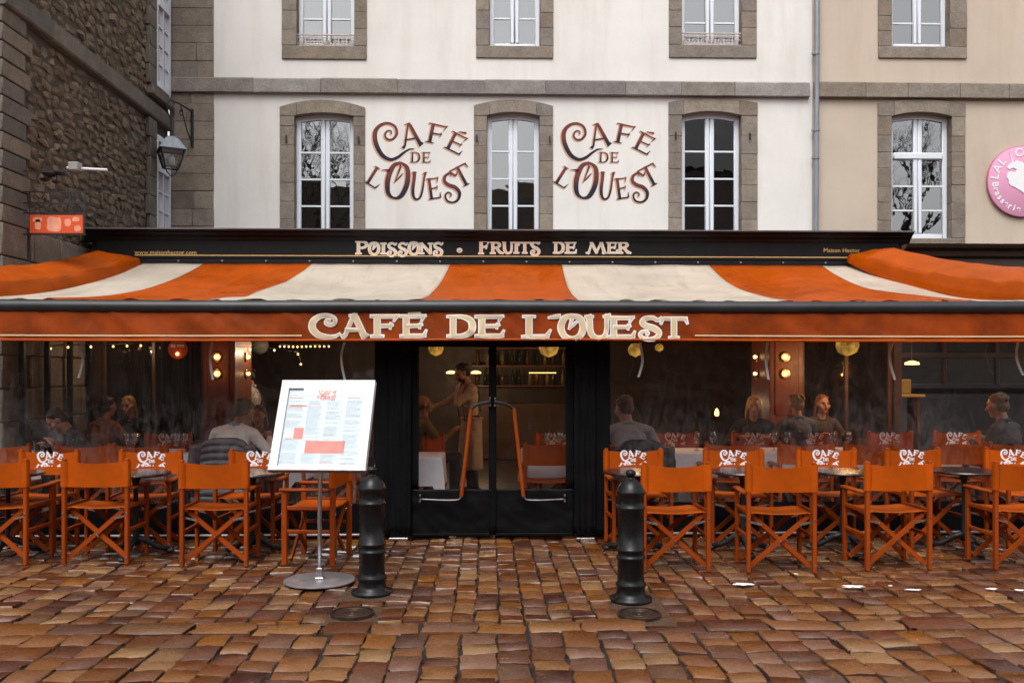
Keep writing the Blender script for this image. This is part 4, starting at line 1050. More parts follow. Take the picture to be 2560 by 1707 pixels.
for k, (px, py, Yd) in enumerate(((1128, 934, 15), (1190, 934, 15), (2280, 912, 10.9), (1792, 1040, 13.5))):
    p = P(px, py, Yd); root = thing('small_lamp', p, ('flat glowing downlight left of the waiter in the door pane', 'flat glowing downlight above the waiter shoulder in the door pane', 'small orange heater glow high behind the right screen', 'amber candle lamp between the tables behind the right screen')[k], 'lamp')
    m = MB(); m.lathe([(.0001, 0), (.085, .004), (.08, .03), (.02, .05), (.0001, .05)], p, 12) if k < 3 else m.lathe([(.0001, 0), (.03, .01), (.035, .06), (.015, .11), (.0001, .12)], p, 10)
    m.build('glow', M_bulb_small, root, smooth=True)
    d = bpy.data.lights.new('small_lamp_light', 'POINT'); d.energy = (6, 15, 12, 2)[k]; d.color = (1, .68, .4) if k != 2 else (1, .3, .05); d.shadow_soft_size = .03
    o = bpy.data.objects.new('small_lamp_light', d); col.objects.link(o); o.parent = root; o.location = (0, 0, -.12) if k < 3 else (0, 0, .2)
    m = MB(); m.tube([p + Vector((0, 0, .05)), p + Vector((0, 0, 2.95 - p.z))] if k < 3 else [p, p - Vector((0, 0, p.z - .02))], .006, 5); m.build('cord' if k < 3 else 'stem', M_iron, root)
# chains of small bulbs under the ceiling
def chain(pts, n, lab):
    root = thing('string_light', pts[0], lab, 'string lights')
    m = MB(); m.tube(pts, .005, 4); m.build('cable', M_iron, root)
    for p_ in (pts[0].lerp(pts[1], .5), pts[-1].lerp(pts[-2], .5)):
        d = bpy.data.lights.new('string_glow', 'POINT'); d.energy = 3; d.color = (1, .72, .46); d.shadow_soft_size = .02
        o = bpy.data.objects.new('string_glow', d); col.objects.link(o); o.parent = root; o.location = p_ - off_of(root) - Vector((0, .1, .07))
    for k in range(n):
        t = k / max(1, n - 1) * (len(pts) - 1); i = min(int(t), len(pts) - 2); p = pts[i].lerp(pts[i + 1], t - i)
        MB().sphere(p - Vector((0, 0, .03)), .014, 6, 5).build('bulb', M_bulb_small, root, smooth=True)
chain([P(25, 872, 10.2), P(80, 868, 10.6), P(170, 862, 11.2), P(283, 860, 11.5), P(352, 858, 11.6)], 9, 'string of small warm bulbs running back along the left stone wall')
chain([P(700, 861, 13.5), P(740, 862, 13.6), P(780, 861, 13.7), P(822, 861, 13.8)], 12, 'straight string of tiny bulbs above the menu board')
chain([P(625, 868, 12.5), P(686, 870, 12.6), P(745, 880, 12.7), P(752, 905, 12.8)], 4, 'sparse drooping string of bulbs beside the grey globe')
rs_ = thing('round_wall_sign', P(448, 898, 11.6), 'small orange round bar sign with white marks behind the left screen', 'sign')
m = MB(); c = P(446, 873, 11.6); m.lathe([(.0001, 0), (.12, 0), (.125, .02), (.0001, .02)], c, 20, Matrix.Rotation(R(90), 4, 'X').to_3x3()); m.build('disc', M_sign_orange, rs_)
m = MB(); m.box(c.x - .09, c.x - .03, c.y - .026, c.y - .022, c.z + .02, c.z + .06); m.box(c.x - .01, c.x + .08, c.y - .026, c.y - .022, c.z + .03, c.z + .06); m.build('mark', M_letter_white, rs_)
m = MB(); m.sphere(c + Vector((.0, -.04, -.06)), .022, 8, 6); m.build('bulb', M_bulb_small, rs_)

# ================================================================== striped awning
YA0, YA1 = YB - .02, 8.27
ZA0, ZA1 = P(1280, 664, YA0).z + .01, P(1280, 752, YA1).z
aw = thing('awning', (0, YA1, ZA1 - .4), 'wide awning with broad orange and cream stripes and rust valance', 'awning')
bk = [P(px, 664, YA0).x for px in (508, 781, 1125, 1405, 1773, 2055)]
ft = [P(px, 752, YA1).x for px in (99, 505, 1026, 1449, 1970, 2431)]
bk = [P(354, 660, YA0).x - .12] + bk + [P(2117, 653, YA0).x + .12]
ft = [-4.95] + ft + [5.45]
ro = random.Random(21)
CREASES = [(ro.uniform(-4.8, 5.2), ro.uniform(-.5, .5), ro.uniform(.008, .024)) for _ in range(26)]
def awn_pt(X0, X1, t, side=0.0):
    x = X0 + (X1 - X0) * t; y = YA0 + (YA1 - YA0) * t
    sag = .13 * (4 * t * (1 - t)) * (1.15 - .35 * t)
    z = ZA0 + (ZA1 - ZA0) * t - sag
    wv = .022 * math.sin(x * 5.2 + 2.2 * t + 1.3 * math.sin(x * 1.7)) * math.sin(math.pi * min(1, t * 1.1)) + .010 * mnoise.noise((x * 2.3 + t * 1.5, t * 1.2, 3))
    for cx, dr, dp in CREASES:
        q = (x - cx - dr * t) / .045
        if abs(q) < 3: wv -= dp * math.exp(-q * q) * min(1, 2.5 * t) * (1 - .5 * t)
    wv += .018 * max(0, t - .35) * math.sin(x * 17 + 4 * mnoise.noise((x * 2, t * 2, 0)))
    return Vector((x, y, z + wv * 1.2))
for i in range(7):
    m = MB(); nu = 44
    m.grid(lambda u, v: awn_pt(bk[i] + (bk[i + 1] - bk[i]) * u, ft[i] + (ft[i + 1] - ft[i]) * u, v), nu, 30)
    o = m.build('canopy_stripe', M_awn_orange if i % 2 else M_awn_cream, aw, smooth=True)
    md = o.modifiers.new('thick', 'SOLIDIFY'); md.thickness = .003; md.offset = -1
# front rail and valance
def VZ(py): return P(1280, py, YA1 - .03).z
zr0, zr1 = VZ(783), VZ(752)
m = MB(); pts = []
for k in range(13): pts.append((-6 + k, YA1 - .02 + .004 * math.sin(k), (zr0 + zr1) / 2 + .004 * math.sin(k * 1.3)))
m.tube(pts, (zr1 - zr0) / 2 + .004, 16); m.build('front_rail', M_rail_fab, aw, smooth='auto')
zv0, zv1 = VZ(852), zr0 + .02
def val_y(x, t): return YA1 - .045 + .012 * math.sin(x * 3.1 + .8 * math.sin(x * 1.3)) * t + .016 * mnoise.noise((x * 3.5 - t * 1.2, t * .8, 5)) * (.25 + t) + .010 * mnoise.noise((x * 11 - t * 3.2, t * 1.1, 9))
def val_z(x, t): return zv1 + (zv0 - zv1) * t + .006 * math.sin(x * .9 + 1) * t
m = MB(); m.grid(lambda u, v: (-6 + 12 * u, val_y(-6 + 12 * u, v), val_z(-6 + 12 * u, v)), 260, 8)
o = m.build('valance', M_valance, aw, smooth=True)
m = MB(); m.tube([(-6 + 12 * k / 120, val_y(-6 + 12 * k / 120, 1), val_z(-6 + 12 * k / 120, 1) + .006) for k in range(121)], .012, 6); m.build('hem', M_awn_orange, aw, smooth=True)
def val_fn(lift):
    def fn(x_, y_, d):
        p = P(x_, -y_, YA1 - .06); t = min(1.05, max(0, (zv1 - p.z) / (zv1 - zv0))); return Vector((p.x, val_y(p.x, t) - .008 - d - lift, p.z))
    return fn
items = c6([('A', -20, 168, 622, 772), ('F', 182, 382, 625, 770), ('É', 384, 566, 625, 770), ('D', 706, 906, 628, 770), ('E', 898, 1098, 628, 770), ('L', 1218, 1412, 628, 775), ("'", 1400, 1482, 628, 668), ('O', 1465, 1655, 630, 778), ('U', 1652, 1828, 628, 778), ('E', 1802, 1992, 636, 776), ('S', 2010, 2172, 636, 782), ('T', 2168, 2345, 640, 780)])
items = [('C', 772, 850, 788, 841)] + items
g = px_letters(items, YA1, 0)
def thicken(g, f): return [[(k, [(x_, y_, w_ * f) for x_, y_, w_ in p]) for k, p in q] for q in g]
g = thicken(g, .98)
for gl in g:
    L2 = letter_mesh('letter', [gl], val_fn(.0028), M_letter_gold, aw)
    letter_mesh('letter_outline', [gl], val_fn(0), M_letter_white, L2, 2.7, grad=False)
for a, b in ((-6, P(757, 835, YA1).x), (P(1734, 838, YA1).x, 6)):
    m = MB(); n = 40; q = []
    for k in range(n + 1):
        xx = a + (b - a) * k / n; q += [(xx, val_y(xx, .83) - .006, val_z(xx, .80)), (xx, val_y(xx, .83) - .006, val_z(xx, .845))]
    m.add(q, [(2 * k, 2 * k + 1, 2 * k + 3, 2 * k + 2) for k in range(n)])
    m.build('cream_line', M_letter_gold, aw)
# wet side covers lying along both ends
def cover(back, front, sgn, seed):
    rc = random.Random(seed); cs = [(0, -.07), (.008, .03), (.03, .12), (.045, .16), (.07, .178), (.22, .235), (.44, .29), (.47, .27), (.50, .05)]
    def fn(u, v):
        k = u * (len(cs) - 1); i = min(int(k), len(cs) - 2); f = k - i
        ox = cs[i][0] + (cs[i + 1][0] - cs[i][0]) * f; oz = cs[i][1] + (cs[i + 1][1] - cs[i][1]) * f
        b = Vector(back).lerp(Vector(front), v); sag = -.125 * 4 * v * (1 - v)
        flat = .75 + .25 * v - .35 * max(0, .12 - v) / .12
        wob = mnoise.noise((u * 3, v * 7, seed)); wob2 = mnoise.noise((u * 7, v * 16, seed + 9))
        return (b.x + sgn * (ox * (.75 + .5 * v) + .015 * wob * (u > .02)), b.y + .02 * wob, b.z + sag + oz * flat * 1.1 + (.016 * wob + .014 * wob2) * min(1, u * 4))
    m = MB(); m.grid(fn, 32, 60); o = m.build('side_cover', M_awn_orange, aw, smooth=True)
    md = o.modifiers.new('thick', 'SOLIDIFY'); md.thickness = .004
cover(P(356, 660, YA0 - .05) + Vector((0, 0, .0)), Vector((-4.80, YA1 + .02, ZA1 + .01)), -1, 3)
cover(P(2116, 650, YA0 - .05) + Vector((0, 0, .0)), Vector((5.42, YA1 + .02, ZA1 + .01)), 1, 6)
for xa in (-3.6, -.1, 3.7):
    m = MB(); m.bar((xa, YA0, ZA0 - .22), (xa + (.25 if xa > 0 else -.25), YA1 + .05, ZA1 - .12), .05, .07)
    m.build('folding_arm', M_rail_fab, aw)
M_strap = canvas('pale_strap', (.75, .80, .85), .05, .5)
for (x0, y0, x1, y1, x2, y2, x3, y3) in ((185, 786, 190, 815, 188, 840, 180, 868), (487, 786, 483, 815, 484, 840, 489, 872), (791, 786, 784, 815, 786, 845, 793, 876), (1470, 786, 1474, 812, 1475, 835, 1466, 866), (1763, 786, 1759, 815, 1760, 840, 1765, 872), (2051, 786, 2043, 812, 2046, 840, 2055, 872), (2338, 786, 2334, 812, 2338, 835, 2350, 862)):
    pts = [Q(a, b, 8.52) for a, b in ((x0, y0), (x1, y1), (x2, y2), (x3, y3))]
    m = MB(); c_ = catmull([tuple(p) for p in pts], 5); vs = []
    for p in c_: vs += [(p[0] - .011, p[1], p[2]), (p[0] + .011, p[1] - .006, p[2])]
    m.add(vs, [(2 * k, 2 * k + 1, 2 * k + 3, 2 * k + 2) for k in range(len(c_) - 1)])
    o = m.build('strap', M_strap, aw); md = o.modifiers.new('t', 'SOLIDIFY'); md.thickness = .003

# ================================================================== clear screens and black tarpaulin entrance
YT = 8.78
scn = thing('terrace_screen', (0, YT, 0), 'clear plastic terrace screens with black skirts either side of the entrance', 'screen')
XBL, XBR = P(938, 1100, YT - .06).x, P(1524, 1100, YT - .06).x
ZS = .34
for a, b in ((-6.2, XBL - .02), (XBR + .02, 6.6)):
    m = MB(); m.grid(lambda u, v: (a + (b - a) * u, YT + .012 * mnoise.noise((u * 9 + a, v * 2, 2)), ZS + (2.30 - ZS) * v), 60, 12); m.build('clear_sheet', M_pvc, scn, smooth=True)
    m = MB(); m.grid(lambda u, v: (a + (b - a) * u, YT - .012 - .015 * mnoise.noise((u * 14 + a, v * 2, 7)) + .006 * math.sin(u * 90), .04 + (ZS + .01 - .04) * v), 90, 6); m.build('skirt', M_black_fab, scn, smooth=True)
    m = MB(); m.rbox(a, b, YT - .06, YT - .02, .035, .06, .008); m.build('base_rail', M_steel_dull, scn)
for k in range(5):
    yy = 9.55 + .57 * k; m = MB(); m.rbox(-5.2, -5.14, yy - .03, yy + .03, 0, 2.65, .01); m.build('side_post', M_black_paint, scn)
m = MB(); m.rbox(-5.2, -5.15, 9.0, 11.8, .0, .12, .01); m.rbox(-5.2, -5.14, 9.0, 11.8, 2.36, 2.42, .01); m.build('side_rail', M_black_paint, scn)

dr = thing('entrance_door', (0, YT - .1, 0), 'black tarpaulin double door with orange padded handles and clear panes', 'door')
YD = 8.70
def D(px, py): return P(px, py, YD)
XL0, XC, XR0 = D(1026, 1000).x, D(1232, 1000).x, D(1436, 1000).x
zt = D(1230, 860).z; zg1, zg0 = D(1230, 867).z, D(1230, 1222).z
def fabric_panel(name, x0, x1, z0, z1, y, amp, parent, seed, nx=24, nz=24):
    m = MB(); m.grid(lambda u, v: (x0 + (x1 - x0) * u, y - amp * abs(mnoise.noise((u * 3.2 + seed, v * 2.2, seed))) - amp * .5 * mnoise.noise((u * 9 + v * 4, v * 5, seed + 4)), z0 + (z1 - z0) * v), nx, nz)
    o = m.build(name, M_black_fab, parent, smooth=True); md = o.modifiers.new('t', 'SOLIDIFY'); md.thickness = .004; md.offset = 1; return o
fabric_panel('side_panel', D(938, 1).x, D(975, 1).x, .03, 2.28, YD - .02, .01, dr, 1, 8)
fabric_panel('side_panel', D(973, 1).x, D(1028, 1).x, .06, 2.28, YD - .045, .03, dr, 2)
fabric_panel('side_panel', D(1434, 1).x, D(1487, 1).x, .06, 2.28, YD - .045, .03, dr, 3)
fabric_panel('side_panel', D(1486, 1).x, D(1524, 1).x, .03, 2.28, YD - .02, .01, dr, 4, 8)
fabric_panel('top_panel', D(1026, 1).x, D(1436, 1).x, zt, 2.28, YD - .01, .012, dr, 5)
m = MB()
for px in (998, 1462): c = D(px, 1345); m.rbox(c.x - .09, c.x + .09, YD - .08, YD - .04, c.z - .01, c.z + .018, .005)
m.build('threshold_bar', M_steel, dr)
fabric_panel('centre_flap', XC - .035, XC + .035, .05, 2.2, YD - .012, .004, dr, 31, 4, 20)
for a, b, s_ in ((XL0 + .004, XC - .006, 1), (XC + .006, XR0 - .004, 2)):
    ga, gb = (D(1047, 1).x, D(1222, 1).x) if s_ == 1 else (D(1239, 1).x, D(1414, 1).x)
    lf = fabric_panel('door_leaf', a, b, .05, zg0, YD, .022, dr, 10 + s_, 30, 20)
    for q in ((a, ga, zg0 - .005, zt), (gb, b, zg0 - .005, zt), (ga - .002, gb + .002, zg1, zt + .002)):
        fabric_panel('leaf_border', *q, YD + .001, .004, lf, 20 + s_, 6, 14)
    m = MB(); m.grid(lambda u, v: (ga + (gb - ga) * u, YD + .012 + .006 * mnoise.noise((u * 2, v * 3, s_)), zg0 + (zg1 - zg0) * v), 16, 24); m.build('clear_pane', M_door_pvc, lf, smooth=True)
    m = MB(); m.rbox(a + .02, b - .02, YD - .035, YD - .022, .045, .07, .004); m.build('bottom_batten', M_black_fab, lf)
    sg_ = -1 if s_ == 1 else 1
    def H(dx, py, dy=-.07): p = D(1231 + sg_ * dx, py); return Vector((p.x, YD + dy, p.z))
    m = MB(); m.tube(catmull([tuple(H(4, 1003)), tuple(H(30, 1008)), tuple(H(44, 1014)), tuple(H(52, 1022)), tuple(H(53, 1030))], 4), .016, 8); hb = m.build('handle', M_rail_fab, lf, smooth=True)
    m = MB(); m.tube([H(53, 1020), H(64, 1120, -.085), H(77, 1238)], .0185, 10); m.build('padded_grip', M_wood_orange, hb, smooth='auto')
    m = MB(); m.tube(catmull([tuple(H(77, 1236)), tuple(H(82, 1244)), tuple(H(92, 1247)), tuple(H(130, 1247)), tuple(H(181, 1246, -.03))], 4), .007, 8); m.build('lower_tube', M_steel_dull, hb, smooth=True)
    m = MB(); 
    for py in (1236, 1250): m.box(H(180, py).x - .008, H(180, py).x + .008, YD - .05, YD - .03, H(180, py).z - .012, H(180, py).z + .012)
    for py in (995, 1012): m.box(H(6, py).x - .008, H(6, py).x + .008, YD - .06, YD - .03, H(6, py).z - .01, H(6, py).z + .01)
    m.build('hinge_bolts', M_steel, hb)
# ================================================================== director's chairs
def make_chair(logo_on, name='director_chair'):
    root = thing(name, (0, 0, 0), 'x', 'chair')
    px = .262
    def leg(x, y, h):
        m = MB(); m.rbox(x - .016, x + .016, y - .023, y + .023, 0, h, .006); return m
    for sx in (-1, 1):
        leg(sx * px, -.205, .885).build('leg', M_wood_orange, root); leg(sx * px, .205, .614).build('leg', M_wood_orange, root)
        m = MB(); m.rbox(sx * px - .03, sx * px + .03, -.181, .25, .615, .640, .010); m.build('armrest', M_wood_orange, root, smooth='auto')
        for z, w in ((.462, .034), (.268, .03)):
            m = MB(); m.rbox(sx * px - .012, sx * px + .012, -.181, .181, z, z + w, .004); m.build('side_rail', M_wood_orange, root)
        m = MB(); m.rbox(sx * .232 - .014, sx * .232 + .014, -.20, .20, .452, .478, .006); m.build('seat_rail', M_wood_orange, root)
    for y in (-.166, .166):
        for sx in (-1, 1):
            m = MB(); m.bar((sx * .245, y + sx * .010, .045), (-sx * .222, y + sx * .010, .452), .018, .036, (0, 0, 1)); m.build('cross_bar', M_wood_orange, root)
            m = MB(); m.bar((sx * .246, y - .022 * (1 if y < 0 else -1), .405), (sx * .15, y - .022 * (1 if y < 0 else -1), .382), .004, .018); m.build('brace', M_steel, root)
    m = MB()
    for sx in (-1, 1):
        for y, zs in ((-.229, (.845, .43, .06)), (.229, (.43, .06))):
            for z in zs: m.lathe([(.0001, -.004), (.008, -.003), (.009, .001)], (sx * px, y, z), 8, Matrix.Rotation(R(-90 if y < 0 else 90), 4, 'X').to_3x3())
    for z in (.247,): m.lathe([(.0001, -.004), (.008, -.003), (.009, .001)], (0, -.187, z), 8, Matrix.Rotation(R(-90), 4, 'X').to_3x3())
    m.build('screws', M_steel, root)
    m = MB(); rr = random.Random(1)
    m.grid(lambda u, v: (-.246 + .492 * u, -.205 + .41 * v, .484 - .022 * (1 - (2 * u - 1) ** 2) * (.7 + .3 * math.sin(math.pi * v)) - (.012 if abs(2 * u - 1) > .99 else 0)), 14, 8)
    o = m.build('seat', M_can_orange, root, smooth=True); md = o.modifiers.new('t', 'SOLIDIFY'); md.thickness = .006
    def yc(x, z): return -.205 - .026 * max(0, 1 - (x / .245) ** 2) * (.6 + .4 * (z - .645) / .22)
    def ht(x): 
        a = abs(x)
        return .004 if a < .228 else .004 + .026 * min(1, (a - .228) / .02) if a < .278 else .030 - .02 * (a - .278) / .012
    xs = [-.29, -.28, -.268, -.255, -.24, -.228] + [-.2 + .04 * k for k in range(11)] + [.228, .24, .255, .268, .28, .29]
    m = MB(); vs = []; n = len(xs)
    def zt(x, v): return .645 + .196 * v + (.028 * v * (abs(x) / .29) ** 1.6) + .006 * (1 - v) * (abs(x) / .29) ** 2
    for v in (0, .33, .66, 1):
        for sgn in (1, -1):
            for x in xs: z = zt(x, v); vs.append((x, yc(x, z) + sgn * ht(x), z))
    fs = []
    for j in range(3):
        for sgn in (0, 1):
            b0 = (j * 2 + sgn) * n; b1 = ((j + 1) * 2 + sgn) * n
            fs += [(b0 + i, b0 + i + 1, b1 + i + 1, b1 + i) for i in range(n - 1)]
        a, b = j * 2 * n, (j + 1) * 2 * n
        fs += [(a, a + n, b + n, b), (a + n - 1, a + 2 * n - 1, b + 2 * n - 1, b + n - 1)]
    fs += [(i, i + 1, n + i + 1, n + i) for i in range(n - 1)] + [(6 * n + i, 6 * n + i + 1, 7 * n + i + 1, 7 * n + i) for i in range(n - 1)]
    m.add(vs, fs); back = m.build('backrest', M_can_orange, root, smooth='auto')
    if logo_on:
        k = .205 / 480.0
        fn = lambda x_, y_, d: (-x_ * k, yc(-x_ * k, .755) + ht(x_ * k) + .0015 + d, .755 + y_ * k)
        letter_mesh('logo', thicken(LOGO, 1.15), fn, M_letter_white, back, 3, grad=False)
    return root
plain = make_chair(False); branded = make_chair(True)
used = {}
def chair(proto, x, y, deg, label, group):
    if proto.name not in used:
        used[proto.name] = 1; o = proto; o.location = (x, y, o.location.z); o.rotation_euler = (0, 0, R(deg)); o['label'] = label; o['group'] = group
    else: o = copy_tree(proto, (x, y, 0), R(deg), label, group)
    o.location.z = .017 if y > 8.85 else .012
    return o
def gx(px, py): g_ = G(px * K, py * K); return g_
# near row, backs to the square (rear legs measured on the ground)
near = [(-14, 1302, 'orange canvas chair cut by the left edge of the picture, back to the square', -2), (218, 1300, 'orange canvas chair, its back to the square, second from the left end', -1), (489, 1306, 'orange canvas chair, its back to the square, just left of the menu stand', 1),
        (1553, 1318, 'orange canvas chair, its back to the square, partly behind the right bollard', 2), (1800, 1320, 'orange canvas chair, its back to the square, second right of the right bollard', -3), (2064, 1314, 'orange canvas chair, its back to the square, third right of the right bollard', 3), (2362, 1312, 'orange canvas chair, its back to the square, cut by the right edge', 1)]
for px, py, lab, dg in near:
    p = gx(px, py); chair(plain, p.x, p.y + .23, dg, lab, 'outdoor chairs turned towards the terrace')
FARX = [(108, 'branded orange chair facing the square behind the leftmost round table'), (350, 'branded orange chair facing the square behind the second round table from left'), (590, 'branded orange chair facing the square, half hidden by the menu board'),
        (1458, 'branded orange chair facing the square beside the black entrance, behind the right bollard'), (1682, 'branded orange chair facing the square, first clear one right of the entrance'), (1897, 'branded orange chair facing the square behind the middle right table'), (2104, 'branded orange chair facing the square, its logo just over a near chair'), (2330, 'branded orange chair facing the square at the right edge')]
rc = random.Random(8)
for px, lab in FARX:
    p = Q(px, 1050, 8.52); chair(branded, p.x, 8.34, 180 + rc.uniform(-6, 6), lab, 'branded outdoor chairs facing the square')
p = gx(722, 1290); chair(plain, p.x + .02, 7.78, 84, 'orange canvas chair set sideways behind the menu stand pole', 'outdoor chairs turned towards the terrace')
# inside row seen through the screens
INN = [(8, 'indoor orange chair at the left edge, seen through the clear screen'), (196, 'indoor orange chair behind the dark haired woman table'), (325, 'indoor orange chair left of the man in the white sweater'), (520, 'indoor orange chair holding the man in the white sweater'), (760, 'indoor orange chair behind the menu board'),
       (1262, 'indoor orange chair filling the lower right door pane'), (1456, 'indoor orange chair under the man in the grey sweater'), (1682, 'indoor orange chair, first right of the grey sweater man'), (1852, 'indoor orange chair, second right of the grey sweater man'), (2000, 'indoor orange chair, third right of the grey sweater man'), (2200, 'indoor orange chair left of the large seated figure at right'), (2322, 'indoor orange chair at the right edge behind the screen')]
for px, lab in INN:
    p = Q(px, 1050, 9.25); chair(plain, p.x, 9.42, rc.uniform(-5, 5), lab, 'indoor chairs with their backs to the screen')
INB = [(60, 'dim branded chair beyond the beer glass table'), (372, 'dim branded chair with wine glasses in front, left of the white sweater man'), (700, 'dim branded chair hidden mostly by the menu board'), (1285, 'dim branded chair at the back of the right door pane'), (1555, 'dim branded chair right of the grey sweater man'), (1745, 'dim branded chair below the blonde woman at right'), (1880, 'dim branded chair below the long haired guest'), (2060, 'dim branded chair below the yellow bench'), (2215, 'dim branded chair furthest right inside')]
for px, lab in INB:
    p = Q(px, 1050, 10.75); chair(branded, p.x, 10.72, 180 + rc.uniform(-5, 5), lab, 'indoor branded chairs facing the square')
p = Q(968, 1000, 10.3); chair(plain, p.x - .05, 10.35, 72, 'dark orange chair of the seated guest in the left door pane', 'indoor chairs with their backs to the screen')

# ------------------------------------------------------------------ round black tables outside
def bistro(x, y, lab):
    root = thing('round_table', (x, y, .012), lab, 'table', 'round black bistro tables')
    m = MB(); m.lathe([(.0001, .705), (.27, .705), (.292, .712), (.295, .722), (.288, .732), (.0001, .734)], (x, y, 0.01), 32); m.build('table_top', M_table_black, root, smooth='auto')
    m = MB(); m.lathe([(.035, .10), (.022, .2), (.02, .6), (.04, .69), (.06, .714)], (x, y, .01), 12); m.build('column', M_iron, root, smooth=True)
    m = MB()
    for k in range(3):
        a = 2 * math.pi * k / 3 + .5; d_ = Vector((math.cos(a), math.sin(a), 0)); c = Vector((x, y, .012))
        m.tube([c + Vector((0, 0, .16)), c + d_ * .08 + Vector((0, 0, .13)), c + d_ * .18 + Vector((0, 0, .06)), c + d_ * .27 + Vector((0, 0, .035))], [.03, .028, .022, .028], 7)
        m.sphere(c + d_ * .285 + Vector((0, 0, .022)), (.04, .04, .022), 8, 6); m.sphere(c + d_ * .14 + Vector((0, 0, .11)), .024, 7, 5)
    m.build('cast_foot', M_iron, root, smooth=True)
for px, lab in ((18, 'round black table at the left edge before the first branded chair'), (312, 'round black table between the two near chairs at left'), (580, 'round black table left of the menu board'), (1462, 'round black table just behind the right bollard'), (1706, 'round black table between the two near chairs right of the bollard'), (1935, 'wet round black table in the middle of the right group'), (2214, 'wet round black table between the last two near chairs at right')):
    p = Q(px, 1085, 7.98); bistro(p.x, 7.98, lab)

# ------------------------------------------------------------------ laid tables inside
def laid(x, y, w, d, lab, rz=0):
    root = thing('dining_table', (x, y, .015), lab, 'table', 'white clothed dining tables', rz=0)
    m = MB(); c, s_ = math.cos(R(rz)), math.sin(R(rz))
    for sx in (-1, 1):
        for sy in (-1, 1):
            q = MB(); qx, qy = sx * (w / 2 - .06), sy * (d / 2 - .06); q.rbox(x + qx - .022, x + qx + .022, y + qy - .022, y + qy + .022, .015, .72, .004); q.build('leg', M_dark_wood, root)
    MB().box(x - w / 2 + .01, x + w / 2 - .01, y - d / 2 + .01, y + d / 2 - .01, .72, .742).build('table_top', M_dark_wood, root)
    cl = MB(); n = 48; rings = []
    def per(t, off):
        a = t * 4; k = int(a) % 4; f = a - int(a); hw, hd = w / 2 + off, d / 2 + off
        return [(-hw + 2 * hw * f, -hd), (hw, -hd + 2 * hd * f), (hw - 2 * hw * f, hd), (-hw, hd - 2 * hd * f)][k]
    vs = [(x, y, .748)]
    for ri, (off, z) in enumerate(((-.03, .748), (.0, .746), (.012, .735), (.02, .62), (.035, .46))):
        for k in range(n):
            q = per(k / n, off); fold = (.018 * math.sin(k * 1.9 + x * 3) + .012 * math.sin(k * .8)) * max(0, ri - 2)
            cr = 1 + fold; vs.append((x + q[0] * cr, y + q[1] * cr, z + (.10 * max(0, ri - 3) * -(1 if (k % 12) in (0, 11, 1) else 0))))
    fs = [(0, 1 + k, 1 + (k + 1) % n) for k in range(n)]
    for r_ in range(4): fs += [(1 + r_ * n + k, 1 + (r_ + 1) * n + k, 1 + (r_ + 1) * n + (k + 1) % n, 1 + r_ * n + (k + 1) % n) for k in range(n)]
    cl.add(vs, fs); o = cl.build('tablecloth', M_cloth, None, smooth='auto'); tag(o, lab.replace('table', 'white cloth draped on the table', 1), 'tablecloth', 'white tablecloths')
    return root
TAB = [(60, 10.0, 'table with the beer glass at the left'), (330, 10.05, 'table with two wine glasses between woman and white sweater man'), (500, 10.0, 'table in front of the white sweater man'), (745, 9.95, 'table behind the menu board'), (945, 9.55, 'table cut by the left edge of the door panes'), (1268, 10.05, 'table behind the chair in the right door pane'), (1560, 10.0, 'table with salt pot right of the grey sweater man'), (1770, 10.05, 'table with wine glasses below the blonde woman at right'), (2000, 10.05, 'table beyond the middle right group'), (2250, 10.0, 'table of the large figure at right')]
tabs = []
for px, Y_, lab in TAB:
    p = Q(px, 1050, Y_); laid(p.x, Y_, .66, .66, lab); tabs.append((p.x, Y_))
# glasses
wg = MB().lathe([(.0001, 0), (.034, .002), (.006, .008), (.004, .085), (.012, .095), (.036, .125), (.041, .155), (.036, .195), (.031, .21), (.0295, .21), (.034, .195), (.039, .155), (.034, .127), (.010, .098), (.0001, .097)], (0, 0, 0), 14).mesh('wine_glass', M_glassware, smooth=True)
GLS = [(291, 1, 'left'), (309, 1, 'right'), (407, 1, 'left'), (426, 1, 'right'), (1256, 5, 'left'), (1286, 5, 'right'), (1600, 6, 'left'), (1637, 6, 'right'), (1778, 7, 'left'), (1808, 7, 'right'), (1912, 8, 'left'), (1948, 8, 'right')]
wh = ['', 'of the pair beside the white sweater man', '', '', '', 'of the pair in the right door pane', 'of the pair beside the salt pot', 'of the pair below the blonde woman at right', 'of the pair below the long haired guest']
seen_l = {}
for px, ti, side in GLS:
    p = Q(px, 1010, 9.9); key = (ti, side); extra = ', nearer the sweater' if key in seen_l else ''; seen_l[key] = 1
    o = link('wine_glass', wg, None, Vector((p.x, 9.9, .75))); tag(o, f'{side} empty wine glass {wh[ti]}{extra}', 'glass', 'wine glasses on the white cloths')
p = Q(84, 1030, 9.85); bg_ = thing('beer_glass', (p.x, 9.85, .749), 'glass of yellow beer on the white cloth at left', 'glass')
MB().lathe([(.0001, .004), (.034, .004), (.037, .095), (.0001, .095)], (p.x, 9.85, .749), 14).build('beer', simple('beer', (.62, .30, .03), .2), bg_, smooth='auto')
MB().lathe([(.036, 0), (.0395, .13), (.038, .13), (.035, .004)], (p.x, 9.85, .749), 14).build('glass', M_glassware, bg_, smooth='auto')
for k, (px, lab) in enumerate(((100, 'tall water glass beside the beer'), (120, 'short tumbler right of the beer'))):
    p = Q(px, 1030, 9.82 + .1 * k); tag(MB().lathe([(.0001, 0), (.03, 0), (.034, .12 - .03 * k), (.032, .12 - .03 * k), (.028, .006), (.0001, .006)], (p.x, 9.82 + .1 * k, .75), 12).build('tumbler', M_glassware, smooth=True), lab, 'glass')
